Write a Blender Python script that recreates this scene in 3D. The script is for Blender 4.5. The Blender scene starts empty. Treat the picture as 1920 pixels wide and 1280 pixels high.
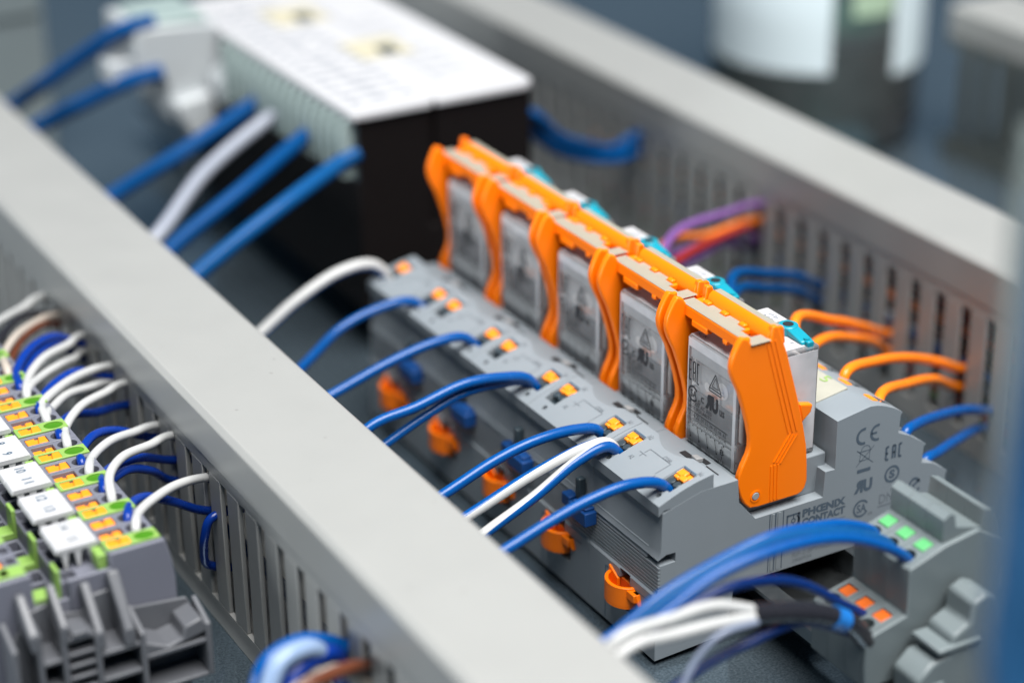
import bpy, bmesh, math, random
from mathutils import Vector, Matrix
random.seed(7)
scene = bpy.context.scene
col = scene.collection
S = 0.001                       # all sizes below are in millimetres
R = math.radians

# ------------------------------------------------------------------ camera, world, lights, exposure
cam_data = bpy.data.cameras.new('camera')
cam = bpy.data.objects.new('camera', cam_data)
col.objects.link(cam)
cam_data.sensor_width = 36.0
cam_data.lens = 75.165
cam_data.clip_start = 0.01
cam_data.clip_end = 20.0
_r = Matrix(((0.8681390549579904, -0.49623059640177597, -0.009475043608607316),
             (-0.21884565714069185, -0.36558921110515047, -0.9046828765231342),
             (0.44546734965349155, 0.7874641096064323, -0.4259801831945267)))
_cv = Matrix((_r[0], -_r[1], -_r[2])).transposed()       # camera axes as columns
cam.matrix_world = Matrix.Translation(Vector((-254.472, -364.346, 294.066)) * S) @ _cv.to_4x4()
cam_data.dof.use_dof = True
cam_data.dof.focus_distance = 0.521
cam_data.dof.aperture_fstop = 4.7
cam_data.dof.aperture_blades = 9
scene.camera = cam

world = bpy.data.worlds.new('World')
scene.world = world
world.use_nodes = True
bg = world.node_tree.nodes['Background']
bg.inputs['Color'].default_value = (0.36, 0.66, 1.0, 1)
bg.inputs['Strength'].default_value = 0.17

def area(name, loc, target, sx, sy, energy, color):
    d = bpy.data.lights.new(name, 'AREA')
    d.shape = 'RECTANGLE'; d.size = sx; d.size_y = sy; d.energy = energy; d.color = color
    o = bpy.data.objects.new(name, d)
    o.location = loc
    v = Vector(target) - Vector(loc)
    o.rotation_euler = v.to_track_quat('-Z', 'Y').to_euler()
    col.objects.link(o)
    return o
area('ceiling_light', (0.02, -0.40, 1.45), (0.0, 0.05, 0.0), 1.15, 1.15, 73, (1.0, 0.985, 0.965))
area('window_light', (-2.3, 0.15, 0.34), (-0.1, 0.10, 0.05), 1.3, 0.4, 34, (0.93, 0.975, 1.0))

scene.view_settings.view_transform = 'Standard'
scene.view_settings.look = 'None'
scene.view_settings.exposure = 0.0
scene.view_settings.gamma = 1.0
try:
    scene.cycles.max_bounces = 8
    scene.cycles.transparent_max_bounces = 12
    scene.cycles.caustics_reflective = False
    scene.cycles.caustics_refractive = False
except Exception:
    pass

# ------------------------------------------------------------------ materials
M = {}
def srgb(r, g, b):
    f = lambda c: (c / 255 / 12.92) if c / 255 <= 0.04045 else ((c / 255 + 0.055) / 1.055) ** 2.4
    return (f(r), f(g), f(b))
def mat(name, rgb, rough=0.45, metal=0.0, var=0.06, grain=0.02, gscale=2500, spec=0.5, sss=0.0, coat=0.0, mottle=300):
    m = bpy.data.materials.new(name); m.use_nodes = True
    nt = m.node_tree; b = nt.nodes['Principled BSDF']
    tc = nt.nodes.new('ShaderNodeTexCoord')
    n1 = nt.nodes.new('ShaderNodeTexNoise'); n1.inputs['Scale'].default_value = mottle; n1.inputs['Detail'].default_value = 4
    nt.links.new(tc.outputs['Object'], n1.inputs['Vector'])
    mx = nt.nodes.new('ShaderNodeMix'); mx.data_type = 'RGBA'
    mx.inputs[6].default_value = tuple(c * (1 - var) for c in rgb) + (1,)
    mx.inputs[7].default_value = tuple(min(1, c * (1 + var)) for c in rgb) + (1,)
    nt.links.new(n1.outputs['Fac'], mx.inputs[0])
    nt.links.new(mx.outputs[2], b.inputs['Base Color'])
    mr = nt.nodes.new('ShaderNodeMapRange')
    mr.inputs['To Min'].default_value = max(0.03, rough - 0.07); mr.inputs['To Max'].default_value = rough + 0.07
    nt.links.new(n1.outputs['Fac'], mr.inputs['Value'])
    nt.links.new(mr.outputs['Result'], b.inputs['Roughness'])
    b.inputs['Metallic'].default_value = metal
    b.inputs['Specular IOR Level'].default_value = spec
    if coat: b.inputs['Coat Weight'].default_value = coat
    if sss:
        b.inputs['Subsurface Weight'].default_value = sss
        b.inputs['Subsurface Scale'].default_value = 0.001
    if grain:
        n2 = nt.nodes.new('ShaderNodeTexNoise'); n2.inputs['Scale'].default_value = gscale; n2.inputs['Detail'].default_value = 3
        nt.links.new(tc.outputs['Object'], n2.inputs['Vector'])
        bp = nt.nodes.new('ShaderNodeBump'); bp.inputs['Strength'].default_value = grain * 10
        bp.inputs['Distance'].default_value = 0.0001
        nt.links.new(n2.outputs['Fac'], bp.inputs['Height'])
        nt.links.new(bp.outputs['Normal'], b.inputs['Normal'])
    M[name] = m
    return m
mat('pvc_grey', (0.268, 0.270, 0.260), 0.40, grain=0.03, gscale=3000, mottle=60, var=0.035)
mat('pvc_shaded', (0.085, 0.095, 0.088), 0.45, grain=0.03, gscale=3000, mottle=60, var=0.03)  # same duct grey with the far duct's own shadow put into the colour
mat('iron_dark', (0.10, 0.10, 0.105), 0.35, metal=0.3, grain=0.03, var=0.5, mottle=260)
mat('base_grey', (0.200, 0.226, 0.246), 0.50, grain=0.04, gscale=3500, mottle=150, var=0.03)
mat('terminal_grey', (0.135, 0.14, 0.172), 0.42, grain=0.02, mottle=150, var=0.04)
mat('bracket_grey', (0.088, 0.092, 0.102), 0.40, grain=0.02, mottle=150, var=0.04)
mat('block_grey', (0.135, 0.162, 0.168), 0.42, grain=0.02, mottle=150, var=0.04)
mat('jar_contents', (0.10, 0.27, 0.23), 0.3, grain=0)
mat('ink_top', (0.10, 0.12, 0.17), 0.55, grain=0)
mat('orange', (0.93, 0.185, 0.001), 0.38, grain=0.012, gscale=4000, mottle=120, var=0.02, spec=0.35)
mat('highlight_beige', (0.262, 0.246, 0.195), 0.55, grain=0.01)  # washed-out highlight of the orange clip tops, painted as beige
mat('orange_button', (0.90, 0.26, 0.012), 0.36, grain=0.02)
mat('orange_dark', (0.62, 0.12, 0.012), 0.4, grain=0.02)
mat('green_light', (0.20, 0.34, 0.075), 0.42, grain=0.02)
mat('green_dark', (0.045, 0.17, 0.004), 0.4, grain=0.02)
mat('green_button', (0.09, 0.36, 0.13), 0.4, grain=0.02)
mat('dark_plastic', (0.030, 0.045, 0.055), 0.35, grain=0.02)
mat('slot_dark', (0.012, 0.013, 0.015), 0.6, grain=0)
mat('black_case', (0.006, 0.0045, 0.0045), 0.60, grain=0.05, gscale=1800, spec=0.12)
mat('white_plastic', (0.36, 0.38, 0.39), 0.38, grain=0.01)
mat('label_white', (0.43, 0.43, 0.44), 0.50, grain=0.01)
mat('label_cream', (0.34, 0.33, 0.275), 0.55, grain=0.01)
mat('sticker_cream', (0.42, 0.39, 0.29), 0.6, grain=0.02)
mat('teal', (0.006, 0.24, 0.32), 0.32, grain=0.01)
mat('blue_plug', (0.006, 0.05, 0.19), 0.46, grain=0.02, spec=0.3)
mat('comb_plastic', (0.24, 0.30, 0.29), 0.42, grain=0.02)
mat('steel', (0.62, 0.62, 0.60), 0.28, metal=1.0, grain=0.02, var=0.1)
mat('zinc', (0.24, 0.26, 0.27), 0.30, metal=1.0, grain=0.04, gscale=1200, var=0.12)
mat('iron_core', (0.46, 0.45, 0.45), 0.40, metal=0.2, grain=0.03, var=0.55, mottle=230)
mat('former_white', (0.85, 0.87, 0.86), 0.5, grain=0)
mat('pin_grey', (0.28, 0.28, 0.28), 0.5, grain=0.02)
mat('copper_coil', (0.42, 0.16, 0.085), 0.38, metal=0.7, grain=0.03, var=0.2)
mat('coil_tape', (0.34, 0.27, 0.27), 0.35, grain=0.02, var=0.2, mottle=500)
mat('contact_white', (0.74, 0.70, 0.68), 0.42, grain=0.02)
mat('ink', (0.012, 0.013, 0.016), 0.55, grain=0)
mat('ink_blue', (0.045, 0.085, 0.13), 0.55, grain=0)
mat('ink_grey', (0.062, 0.085, 0.112), 0.55, grain=0)
mat('ink_faint', (0.135, 0.155, 0.175), 0.55, grain=0)
mat('ink_brown', (0.30, 0.17, 0.13), 0.55, grain=0)
mat('ink_green', (0.22, 0.36, 0.08), 0.55, grain=0)
mat('tie_blue', (0.008, 0.13, 0.42), 0.4, grain=0.01)
mat('jar_label', (0.66, 0.76, 0.79), 0.55, grain=0.01)
mat('jar_strip', (0.36, 0.48, 0.34), 0.5, grain=0.01)
W = dict(coldwhite=(0.26, 0.28, 0.33), blue=(0.0002, 0.062, 0.245), blue2=(0.004, 0.062, 0.19), blue3=(0.002, 0.028, 0.22), blue4=(0.002, 0.022, 0.13),
         white=(0.42, 0.425, 0.42), bluefar=(0.0002, 0.046, 0.16), midblue=(0.014, 0.065, 0.15), cream=(0.40, 0.35, 0.30), brown=(0.10, 0.03, 0.014), black=(0.014, 0.014, 0.018),
         orange=(0.86, 0.20, 0.008), purple=(0.17, 0.075, 0.25), red=(0.25, 0.018, 0.015), slate=(0.16, 0.19, 0.26),
         paleblue=(0.20, 0.28, 0.42), palegrey=(0.17, 0.20, 0.19), deepblue=(0.004, 0.045, 0.17), green=(0.10, 0.26, 0.05))
for k, v in W.items():
    mat('wire_' + k, v, 0.45 if k == 'bluefar' else 0.26, grain=0.010, gscale=3000, var=0.05, mottle=200, spec=0.10 if k in ('bluefar', 'blue2') else 0.36)

def specks(m, amount=0.30):
    nt = m.node_tree; b = nt.nodes['Principled BSDF']; src = b.inputs['Base Color'].links[0].from_socket
    tc = nt.nodes.new('ShaderNodeTexCoord'); n = nt.nodes.new('ShaderNodeTexNoise'); n.inputs['Scale'].default_value = 420; n.inputs['Detail'].default_value = 1
    nt.links.new(tc.outputs['Object'], n.inputs['Vector'])
    mr = nt.nodes.new('ShaderNodeMapRange'); mr.inputs['From Min'].default_value = 0.765; mr.inputs['From Max'].default_value = 0.80
    mr.inputs['To Min'].default_value = 0; mr.inputs['To Max'].default_value = amount
    nt.links.new(n.outputs['Fac'], mr.inputs['Value'])
    mx = nt.nodes.new('ShaderNodeMix'); mx.data_type = 'RGBA'; mx.inputs[7].default_value = (0.10, 0.095, 0.085, 1)
    nt.links.new(mr.outputs['Result'], mx.inputs[0]); nt.links.new(src, mx.inputs[6]); nt.links.new(mx.outputs[2], b.inputs['Base Color'])
specks(M['pvc_grey'])

def clear(name, tint, haze, rough=0.05):
    m = bpy.data.materials.new(name); m.use_nodes = True
    nt = m.node_tree; nt.nodes.clear()
    out = nt.nodes.new('ShaderNodeOutputMaterial')
    tr = nt.nodes.new('ShaderNodeBsdfTransparent'); tr.inputs['Color'].default_value = tint + (1,)
    df = nt.nodes.new('ShaderNodeBsdfDiffuse'); df.inputs['Color'].default_value = (0.8, 0.8, 0.82, 1)
    gl = nt.nodes.new('ShaderNodeBsdfGlossy'); gl.inputs['Roughness'].default_value = rough
    no = nt.nodes.new('ShaderNodeTexNoise'); no.inputs['Scale'].default_value = 130
    tc = nt.nodes.new('ShaderNodeTexCoord'); nt.links.new(tc.outputs['Object'], no.inputs['Vector'])
    mr = nt.nodes.new('ShaderNodeMapRange'); mr.inputs['To Min'].default_value = haze * 0.6; mr.inputs['To Max'].default_value = haze * 1.4
    nt.links.new(no.outputs['Fac'], mr.inputs['Value'])
    fr = nt.nodes.new('ShaderNodeFresnel'); fr.inputs['IOR'].default_value = 1.5
    a = nt.nodes.new('ShaderNodeMixShader'); b = nt.nodes.new('ShaderNodeMixShader')
    nt.links.new(mr.outputs['Result'], a.inputs[0]); nt.links.new(tr.outputs[0], a.inputs[1]); nt.links.new(df.outputs[0], a.inputs[2])
    nt.links.new(fr.outputs[0], b.inputs[0]); nt.links.new(a.outputs[0], b.inputs[1]); nt.links.new(gl.outputs[0], b.inputs[2])
    nt.links.new(b.outputs[0], out.inputs['Surface'])
    M[name] = m
clear('clear_cover', (0.97, 0.965, 0.96), 0.17)
clear('frosted', (0.97, 0.965, 0.96), 0.60, 0.15)
clear('green_glass', (0.62, 0.80, 0.72), 0.08)

# galvanised, faintly blue mounting plate: brushed speckle
def plate_mat():
    m = bpy.data.materials.new('galvanised_plate'); m.use_nodes = True
    nt = m.node_tree; b = nt.nodes['Principled BSDF']
    tc = nt.nodes.new('ShaderNodeTexCoord')
    n = nt.nodes.new('ShaderNodeTexNoise'); n.inputs['Scale'].default_value = 1500; n.inputs['Detail'].default_value = 5
    n3 = nt.nodes.new('ShaderNodeTexNoise'); n3.inputs['Scale'].default_value = 18; n3.inputs['Detail'].default_value = 4
    nt.links.new(tc.outputs['Object'], n.inputs['Vector']); nt.links.new(tc.outputs['Object'], n3.inputs['Vector'])
    cr = nt.nodes.new('ShaderNodeValToRGB')
    cr.color_ramp.elements[0].position = 0.34; cr.color_ramp.elements[0].color = (0.11, 0.155, 0.19, 1)
    cr.color_ramp.elements[1].position = 0.68; cr.color_ramp.elements[1].color = (0.235, 0.305, 0.36, 1)
    nt.links.new(n.outputs['Fac'], cr.inputs['Fac'])
    nt.links.new(cr.outputs['Color'], b.inputs['Base Color'])
    b.inputs['Metallic'].default_value = 0.78
    mr = nt.nodes.new('ShaderNodeMapRange'); mr.inputs['To Min'].default_value = 0.10; mr.inputs['To Max'].default_value = 0.17
    nt.links.new(n3.outputs['Fac'], mr.inputs['Value']); nt.links.new(mr.outputs['Result'], b.inputs['Roughness'])
    bp = nt.nodes.new('ShaderNodeBump'); bp.inputs['Strength'].default_value = 0.10; bp.inputs['Distance'].default_value = 0.0001
    nt.links.new(n.outputs['Fac'], bp.inputs['Height']); nt.links.new(bp.outputs['Normal'], b.inputs['Normal'])
    M['galvanised_plate'] = m
plate_mat()

# ------------------------------------------------------------------ mesh helpers
class MB:
    """collects faces in millimetres and links them as ONE mesh object"""
    def __init__(self): self.v = []; self.f = []; self.m = []
    def add(self, vs, fs, mi=0):
        k = len(self.v); self.v += [tuple(p) for p in vs]
        self.f += [tuple(i + k for i in f) for f in fs]; self.m += [mi] * len(fs)
        return self
    def box(self, x0, x1, y0, y1, z0, z1, mi=0):
        vs = [(x0, y0, z0), (x1, y0, z0), (x1, y1, z0), (x0, y1, z0), (x0, y0, z1), (x1, y0, z1), (x1, y1, z1), (x0, y1, z1)]
        return self.add(vs, [(3, 2, 1, 0), (4, 5, 6, 7), (0, 1, 5, 4), (1, 2, 6, 5), (2, 3, 7, 6), (3, 0, 4, 7)], mi)
    def prism(self, poly, axis, a, b, mi=0):
        """2D polygon extruded along axis: 'x' -> (y,z), 'y' -> (x,z), 'z' -> (x,y)"""
        ar = sum(poly[i][0] * poly[(i + 1) % len(poly)][1] - poly[(i + 1) % len(poly)][0] * poly[i][1] for i in range(len(poly)))
        if ar < 0: poly = poly[::-1]
        def p3(p, t): return {'x': (t, p[0], p[1]), 'y': (p[0], t, p[1]), 'z': (p[0], p[1], t)}[axis]
        n = len(poly)
        vs = [p3(p, a) for p in poly] + [p3(p, b) for p in poly]
        fs = [tuple(range(n))[::-1], tuple(range(n, 2 * n))] + [(i, (i + 1) % n, (i + 1) % n + n, i + n) for i in range(n)]
        if axis == 'y': fs = [f[::-1] for f in fs]
        return self.add(vs, fs, mi)
    def cyl(self, c, axis, r, a, b, n=20, r2=None, mi=0):
        rx, ry = (r, r) if not isinstance(r, tuple) else r
        poly = [(c[0] + rx * math.cos(2 * math.pi * i / n), c[1] + ry * math.sin(2 * math.pi * i / n)) for i in range(n)]
        return self.prism(poly, axis, a, b, mi)
    def tube(self, pts, r, n=12, stripe=None, twist=0.0, close=True):
        P = [Vector(p) for p in pts]
        T = []
        for i in range(len(P)):
            t = P[min(i + 1, len(P) - 1)] - P[max(i - 1, 0)]
            T.append(t.normalized())
        up = Vector((0, 0, 1)) if abs(T[0].z) < 0.9 else Vector((0, 1, 0))
        nrm = (up - T[0] * up.dot(T[0])).normalized()
        rings = []
        k0 = len(self.v)
        for i in range(len(P)):
            nrm = (nrm - T[i] * nrm.dot(T[i])).normalized()
            bn = T[i].cross(nrm)
            for j in range(n):
                a = 2 * math.pi * j / n + twist * i / len(P)
                self.v.append(tuple(P[i] + nrm * (r * math.cos(a)) + bn * (r * math.sin(a))))
        for i in range(len(P) - 1):
            for j in range(n):
                a0 = k0 + i * n + j; a1 = k0 + i * n + (j + 1) % n
                self.f.append((a0, a1, a1 + n, a0 + n))
                self.m.append(1 if (stripe and (stripe[0] <= j < stripe[1] or stripe[0] <= j + n < stripe[1])) else 0)
        if close:
            self.f.append(tuple(k0 + j for j in range(n))[::-1]); self.m.append(0)
            e = k0 + (len(P) - 1) * n
            self.f.append(tuple(e + j for j in range(n))); self.m.append(0)
        return self
    def xf(self, mtx, start=0):
        self.v = self.v[:start] + [tuple(mtx @ Vector(p)) for p in self.v[start:]]
        return self
    def build(self, name, mats, parent=None, org=None, bevel=0.0, seg=2, smooth=35, kind=None, label=None):
        me = bpy.data.meshes.new(name)
        o3 = Vector(org) if org is not None else (Vector(parent['_org']) if parent is not None and '_org' in parent else Vector((0, 0, 0)))
        me.from_pydata([tuple((Vector(p) - o3) * S) for p in self.v], [], self.f)
        mats = mats if isinstance(mats, (list, tuple)) else [mats]
        for m_ in mats: me.materials.append(M[m_])
        if len(mats) > 1: me.polygons.foreach_set('material_index', self.m)
        me.validate()
        me.polygons.foreach_set('use_smooth', [True] * len(me.polygons))
        me.set_sharp_from_angle(angle=R(smooth))
        o = bpy.data.objects.new(name, me); col.objects.link(o)
        if parent is not None: o.parent = parent
        else: o.location = o3 * S
        o['_org'] = tuple(o3)
        if bevel:
            bv = o.modifiers.new('bevel', 'BEVEL'); bv.width = bevel * S; bv.segments = seg
            bv.limit_method = 'ANGLE'; bv.angle_limit = R(40); bv.use_clamp_overlap = True
        if kind: o['kind'] = kind
        if label: o['label'] = label
        return o

def thing(name, label, cat, org=(0, 0, 0), group=None):
    o = bpy.data.objects.new(name, None); col.objects.link(o)
    o.empty_display_size = 0.01
    o.location = Vector(org) * S; o['_org'] = tuple(float(c) for c in org)
    o['label'] = label; o['category'] = cat
    if group: o['group'] = group
    return o
def tag(o, label, cat, group=None):
    o['label'] = label; o['category'] = cat
    if group: o['group'] = group
    return o
def copy_tree(o, parent=None):
    c = o.copy(); col.objects.link(c)
    if parent is not None: c.parent = parent
    for ch in list(o.children): copy_tree(ch, c)
    return c
def dup(o, dx=0, dy=0, dz=0, label=None):
    c = copy_tree(o)
    c.location = o.location + Vector((dx, dy, dz)) * S
    if label: c['label'] = label
    return c
def carve(o, cutter):
    """real recesses: subtract the cutter's solids from a finished mesh"""
    cm = cutter.build('cutter', ['ink'], None, org=o['_org'])
    cm.location = (0, 0, 0); pl = o.location.copy(); par = o.parent; o.parent = None; o.location = (0, 0, 0)
    keep = [(m_.width, m_.segments) for m_ in o.modifiers if m_.type == 'BEVEL']
    o.modifiers.clear()
    b = o.modifiers.new('cut', 'BOOLEAN'); b.operation = 'DIFFERENCE'; b.object = cm; b.solver = 'EXACT'; b.use_self = True
    dg = bpy.context.evaluated_depsgraph_get(); dg.update()
    me = bpy.data.meshes.new_from_object(o.evaluated_get(dg))
    o.modifiers.clear(); old = o.data; o.data = me; me.name = old.name
    me.polygons.foreach_set('use_smooth', [True] * len(me.polygons))
    me.set_sharp_from_angle(angle=R(32))
    bpy.data.objects.remove(cm); bpy.data.meshes.remove(old)
    o.parent = par; o.location = pl
    for w, s in keep:
        bv = o.modifiers.new('bevel', 'BEVEL'); bv.width = w; bv.segments = s; bv.limit_method = 'ANGLE'; bv.angle_limit = R(40)
    return o

def smooth_path(pts, sub=7):
    P = [Vector(p) for p in pts]
    P = [P[0] * 2 - P[1]] + P + [P[-1] * 2 - P[-2]]
    out = []
    for i in range(1, len(P) - 2):
        p0, p1, p2, p3 = P[i - 1], P[i], P[i + 1], P[i + 2]
        # centripetal Catmull-Rom
        t0 = 0; t1 = t0 + max((p1 - p0).length, 1e-3) ** 0.5; t2 = t1 + max((p2 - p1).length, 1e-3) ** 0.5; t3 = t2 + max((p3 - p2).length, 1e-3) ** 0.5
        for k in range(sub):
            t = t1 + (t2 - t1) * k / sub
            a1 = p0 * ((t1 - t) / (t1 - t0)) + p1 * ((t - t0) / (t1 - t0))
            a2 = p1 * ((t2 - t) / (t2 - t1)) + p2 * ((t - t1) / (t2 - t1))
            a3 = p2 * ((t3 - t) / (t3 - t2)) + p3 * ((t - t2) / (t3 - t2))
            b1 = a1 * ((t2 - t) / (t2 - t0)) + a2 * ((t - t0) / (t2 - t0))
            b2 = a2 * ((t3 - t) / (t3 - t1)) + a3 * ((t - t1) / (t3 - t1))
            out.append(b1 * ((t2 - t) / (t2 - t1)) + b2 * ((t - t1) / (t2 - t1)))
    out.append(P[-2])
    return out

# flat print: text and line work laid on a surface
_txt = {}
def text_mesh(s, bold=0.0):
    key = (s, bold)
    if key not in _txt:
        c = bpy.data.curves.new('txt', 'FONT'); c.body = s; c.size = 1.0; c.offset = bold; c.resolution_u = 3
        o = bpy.data.objects.new('txt', c); col.objects.link(o)
        dg = bpy.context.evaluated_depsgraph_get(); dg.update()
        me = bpy.data.meshes.new_from_object(o.evaluated_get(dg))
        vs = [tuple(v.co) for v in me.vertices]; fs = [tuple(p.vertices) for p in me.polygons]
        bpy.data.objects.remove(o); bpy.data.curves.remove(c); bpy.data.meshes.remove(me)
        x0 = min(v[0] for v in vs); x1 = max(v[0] for v in vs); y0 = min(v[1] for v in vs); y1 = max(v[1] for v in vs)
        _txt[key] = ([((v[0] - x0) / (x1 - x0), (v[1] - y0) / (y1 - y0)) for v in vs], fs)
    return _txt[key]
class Print:
    """2D print in a plane: origin o, unit vectors u (reading direction) and w (up)"""
    def __init__(self, o, u, w, lift=0.05):
        self.o, self.u, self.w = Vector(o), Vector(u), Vector(w); self.n = self.u.cross(self.w)
        self.lift = lift; self.mb = MB()
    def P(self, a, b): return self.o + self.u * a + self.w * b + self.n * self.lift
    def text(self, s, a0, b0, a1, b1, bold=0.0, mirror=False):
        vs, fs = text_mesh(s, bold)
        if mirror: vs = [(1 - v[0], v[1]) for v in vs]
        self.mb.add([self.P(a0 + (a1 - a0) * v[0], b0 + (b1 - b0) * v[1]) for v in vs], fs); return self
    def line(self, a0, b0, a1, b1, t):
        d = Vector((a1 - a0, b1 - b0)); d = d / max(d.length, 1e-6); nx, ny = -d.y * t / 2, d.x * t / 2
        self.mb.add([self.P(a0 + nx, b0 + ny), self.P(a0 - nx, b0 - ny), self.P(a1 - nx, b1 - ny), self.P(a1 + nx, b1 + ny)], [(0, 1, 2, 3)]); return self
    def ring(self, a, b, r, t, n=28, ry=None, s0=0.0, s1=360.0):
        ry = ry or r; vs = []; fs = []
        for i in range(n + 1):
            th = R(s0 + (s1 - s0) * i / n)
            vs += [self.P(a + (r - t / 2) * math.cos(th), b + (ry - t / 2) * math.sin(th)), self.P(a + (r + t / 2) * math.cos(th), b + (ry + t / 2) * math.sin(th))]
        for i in range(n): fs.append((2 * i, 2 * i + 1, 2 * i + 3, 2 * i + 2))
        self.mb.add(vs, fs); return self
    def dot(self, a, b, r, n=10):
        self.mb.add([self.P(a + r * math.cos(2 * math.pi * i / n), b + r * math.sin(2 * math.pi * i / n)) for i in range(n)], [tuple(range(n))]); return self
    def eac(self, a0, b0, a1, b1, t):
        w = (a1 - a0 - 2 * t) / 3; h = b1 - b0
        for k, lines in enumerate([[(0, 0, 0, 1), (0, 0, 1, 0), (0, .5, .8, .5), (0, 1, 1, 1)], [(0, 0, 0, 1), (1, 0, 1, 1), (0, 1, 1, 1), (0, .45, 1, .45)], [(0, 0, 0, 1), (0, 0, 1, 0), (0, 1, 1, 1)]]):
            x = a0 + k * (w + t) + t * .5
            for l in lines: self.line(x + l[0] * (w - t), b0 + l[1] * h, x + l[2] * (w - t), b0 + l[3] * h, t)
        return self
    def build(self, mat_, parent, name='print'):
        return self.mb.build(name, mat_, parent)
# ------------------------------------------------------------------ the setting
plate = MB().box(-420, 720, -420, 900, -2.5, 0).build('mounting_plate', 'galvanised_plate', org=(0, 0, 0), bevel=0.6)
plate['kind'] = 'structure'
floor = MB().box(-2600, 3200, -2600, 4200, -760, -750).build('floor', 'slot_dark', org=(0, 0, -750))
floor['kind'] = 'structure'

# ------------------------------------------------------------------ slotted wiring ducts
PITCH = 11.1; SLOT0 = 40.3
def make_duct(x0, x1, ya, yb, label, pvc='pvc_grey'):
    t = thing('wiring_duct', label, 'cable duct', (x0, ya, 0))
    w = 1.3
    MB().prism([(x0 + .6, 47.4), (x0, 47.4), (x0, 58.6), (x0 + 1.4, 60), (x1 - 1.4, 60), (x1, 58.6), (x1, 47.4), (x1 - .6, 47.4), (x1 - 1.2, 49),
                (x1 - 1.2, 58.6), (x0 + 1.2, 58.6), (x0 + 1.2, 49)], 'y', ya, yb).build('lid', 'pvc_grey', t, bevel=0.35)
    b = MB().prism([(x0 + .2, .15), (x1 - .2, .15), (x1 - .2, 7.0), (x1 - .2 - w, 7.0), (x1 - .2 - w, 1.8), (x0 + .2 + w, 1.8), (x0 + .2 + w, 7.0), (x0 + .2, 7.0)], 'y', ya, yb)
    b.build('channel', pvc, t)
    for xa in (x0 + .25, x1 - .25 - w):
        MB().box(xa, xa + w, ya, yb, 44.2, 58.2).build('top_rim', pvc, t)
    k0 = math.ceil((ya - SLOT0) / PITCH - 0.5) ; first = {}
    k = k0
    while SLOT0 + PITCH * (k + 0.5) + 3.4 < yb:
        yc = SLOT0 + PITCH * (k + 0.5)
        for side, xa in ((0, x0 + .2), (1, x1 - .2 - w)):
            if side not in first:
                m = MB().prism([(yc - 3.45, 7.0), (yc + 3.45, 7.0), (yc + 3.45, 44.2), (yc - 3.45, 44.2)], 'x', xa, xa + w)
                first[side] = (m.build('slat', pvc, t, bevel=0.25), yc)
            else:
                o, yr = first[side]; c = o.copy(); col.objects.link(c); c.location.y = (yc - yr) * S
        k += 1
    return t
make_duct(-93.6, -61.8, -118, 372, 'long grey slotted cable duct in front, running between the small numbered terminals and the relays')
make_duct(128.1, 158.8, 6, 430, 'long grey slotted cable duct behind the relays, with orange and blue wires entering it')
make_duct(286, 317, 60, 246, 'short blurred grey slotted duct at the far right, beyond the glass jar', 'pvc_shaded')  # channel and slats carry painted shade, the lid keeps the plain grey

# ------------------------------------------------------------------ DIN rails
def make_rail(xc, ya, yb, label):
    t = thing('mounting_rail', label, 'mounting rail', (xc, ya, 0))
    z0, z1 = 8.2, 15.8
    p = [(xc - 17.5, z1), (xc - 17.5, z1 - 1), (xc - 13.5, z1 - 1), (xc - 13.5, z0), (xc + 13.5, z0), (xc + 13.5, z1 - 1), (xc + 17.5, z1 - 1), (xc + 17.5, z1),
         (xc + 12.5, z1), (xc + 12.5, z0 + 1), (xc - 12.5, z0 + 1), (xc - 12.5, z1)]
    r = MB().prism(p, 'y', ya, yb).build('rail', 'zinc', t)
    cut = MB()
    y = ya + 12
    while y < yb - 10:
        n = 10
        poly = [(xc + 3.1 * math.cos(math.pi * i / n), y + 5 + 3.1 * math.sin(math.pi * i / n)) for i in range(n + 1)] + \
               [(xc - 3.1 * math.cos(math.pi * i / n), y - 5 - 3.1 * math.sin(math.pi * i / n)) for i in range(n + 1)]
        cut.prism(poly, 'z', z0 - 2, z0 + 3); y += 25
    carve(r, cut)
    for y in (ya + 30, yb - 40):
        MB().cyl((xc - 8, y), 'z', 5, .1, z0 - .1).build('spacer', 'zinc', t)
    return t
make_rail(35, -76, 420, 'galvanised steel rail with oval holes under the relays and the front terminal stack')
make_rail(-141, 8, 330, 'galvanised steel rail carrying the row of numbered terminals')

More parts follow.
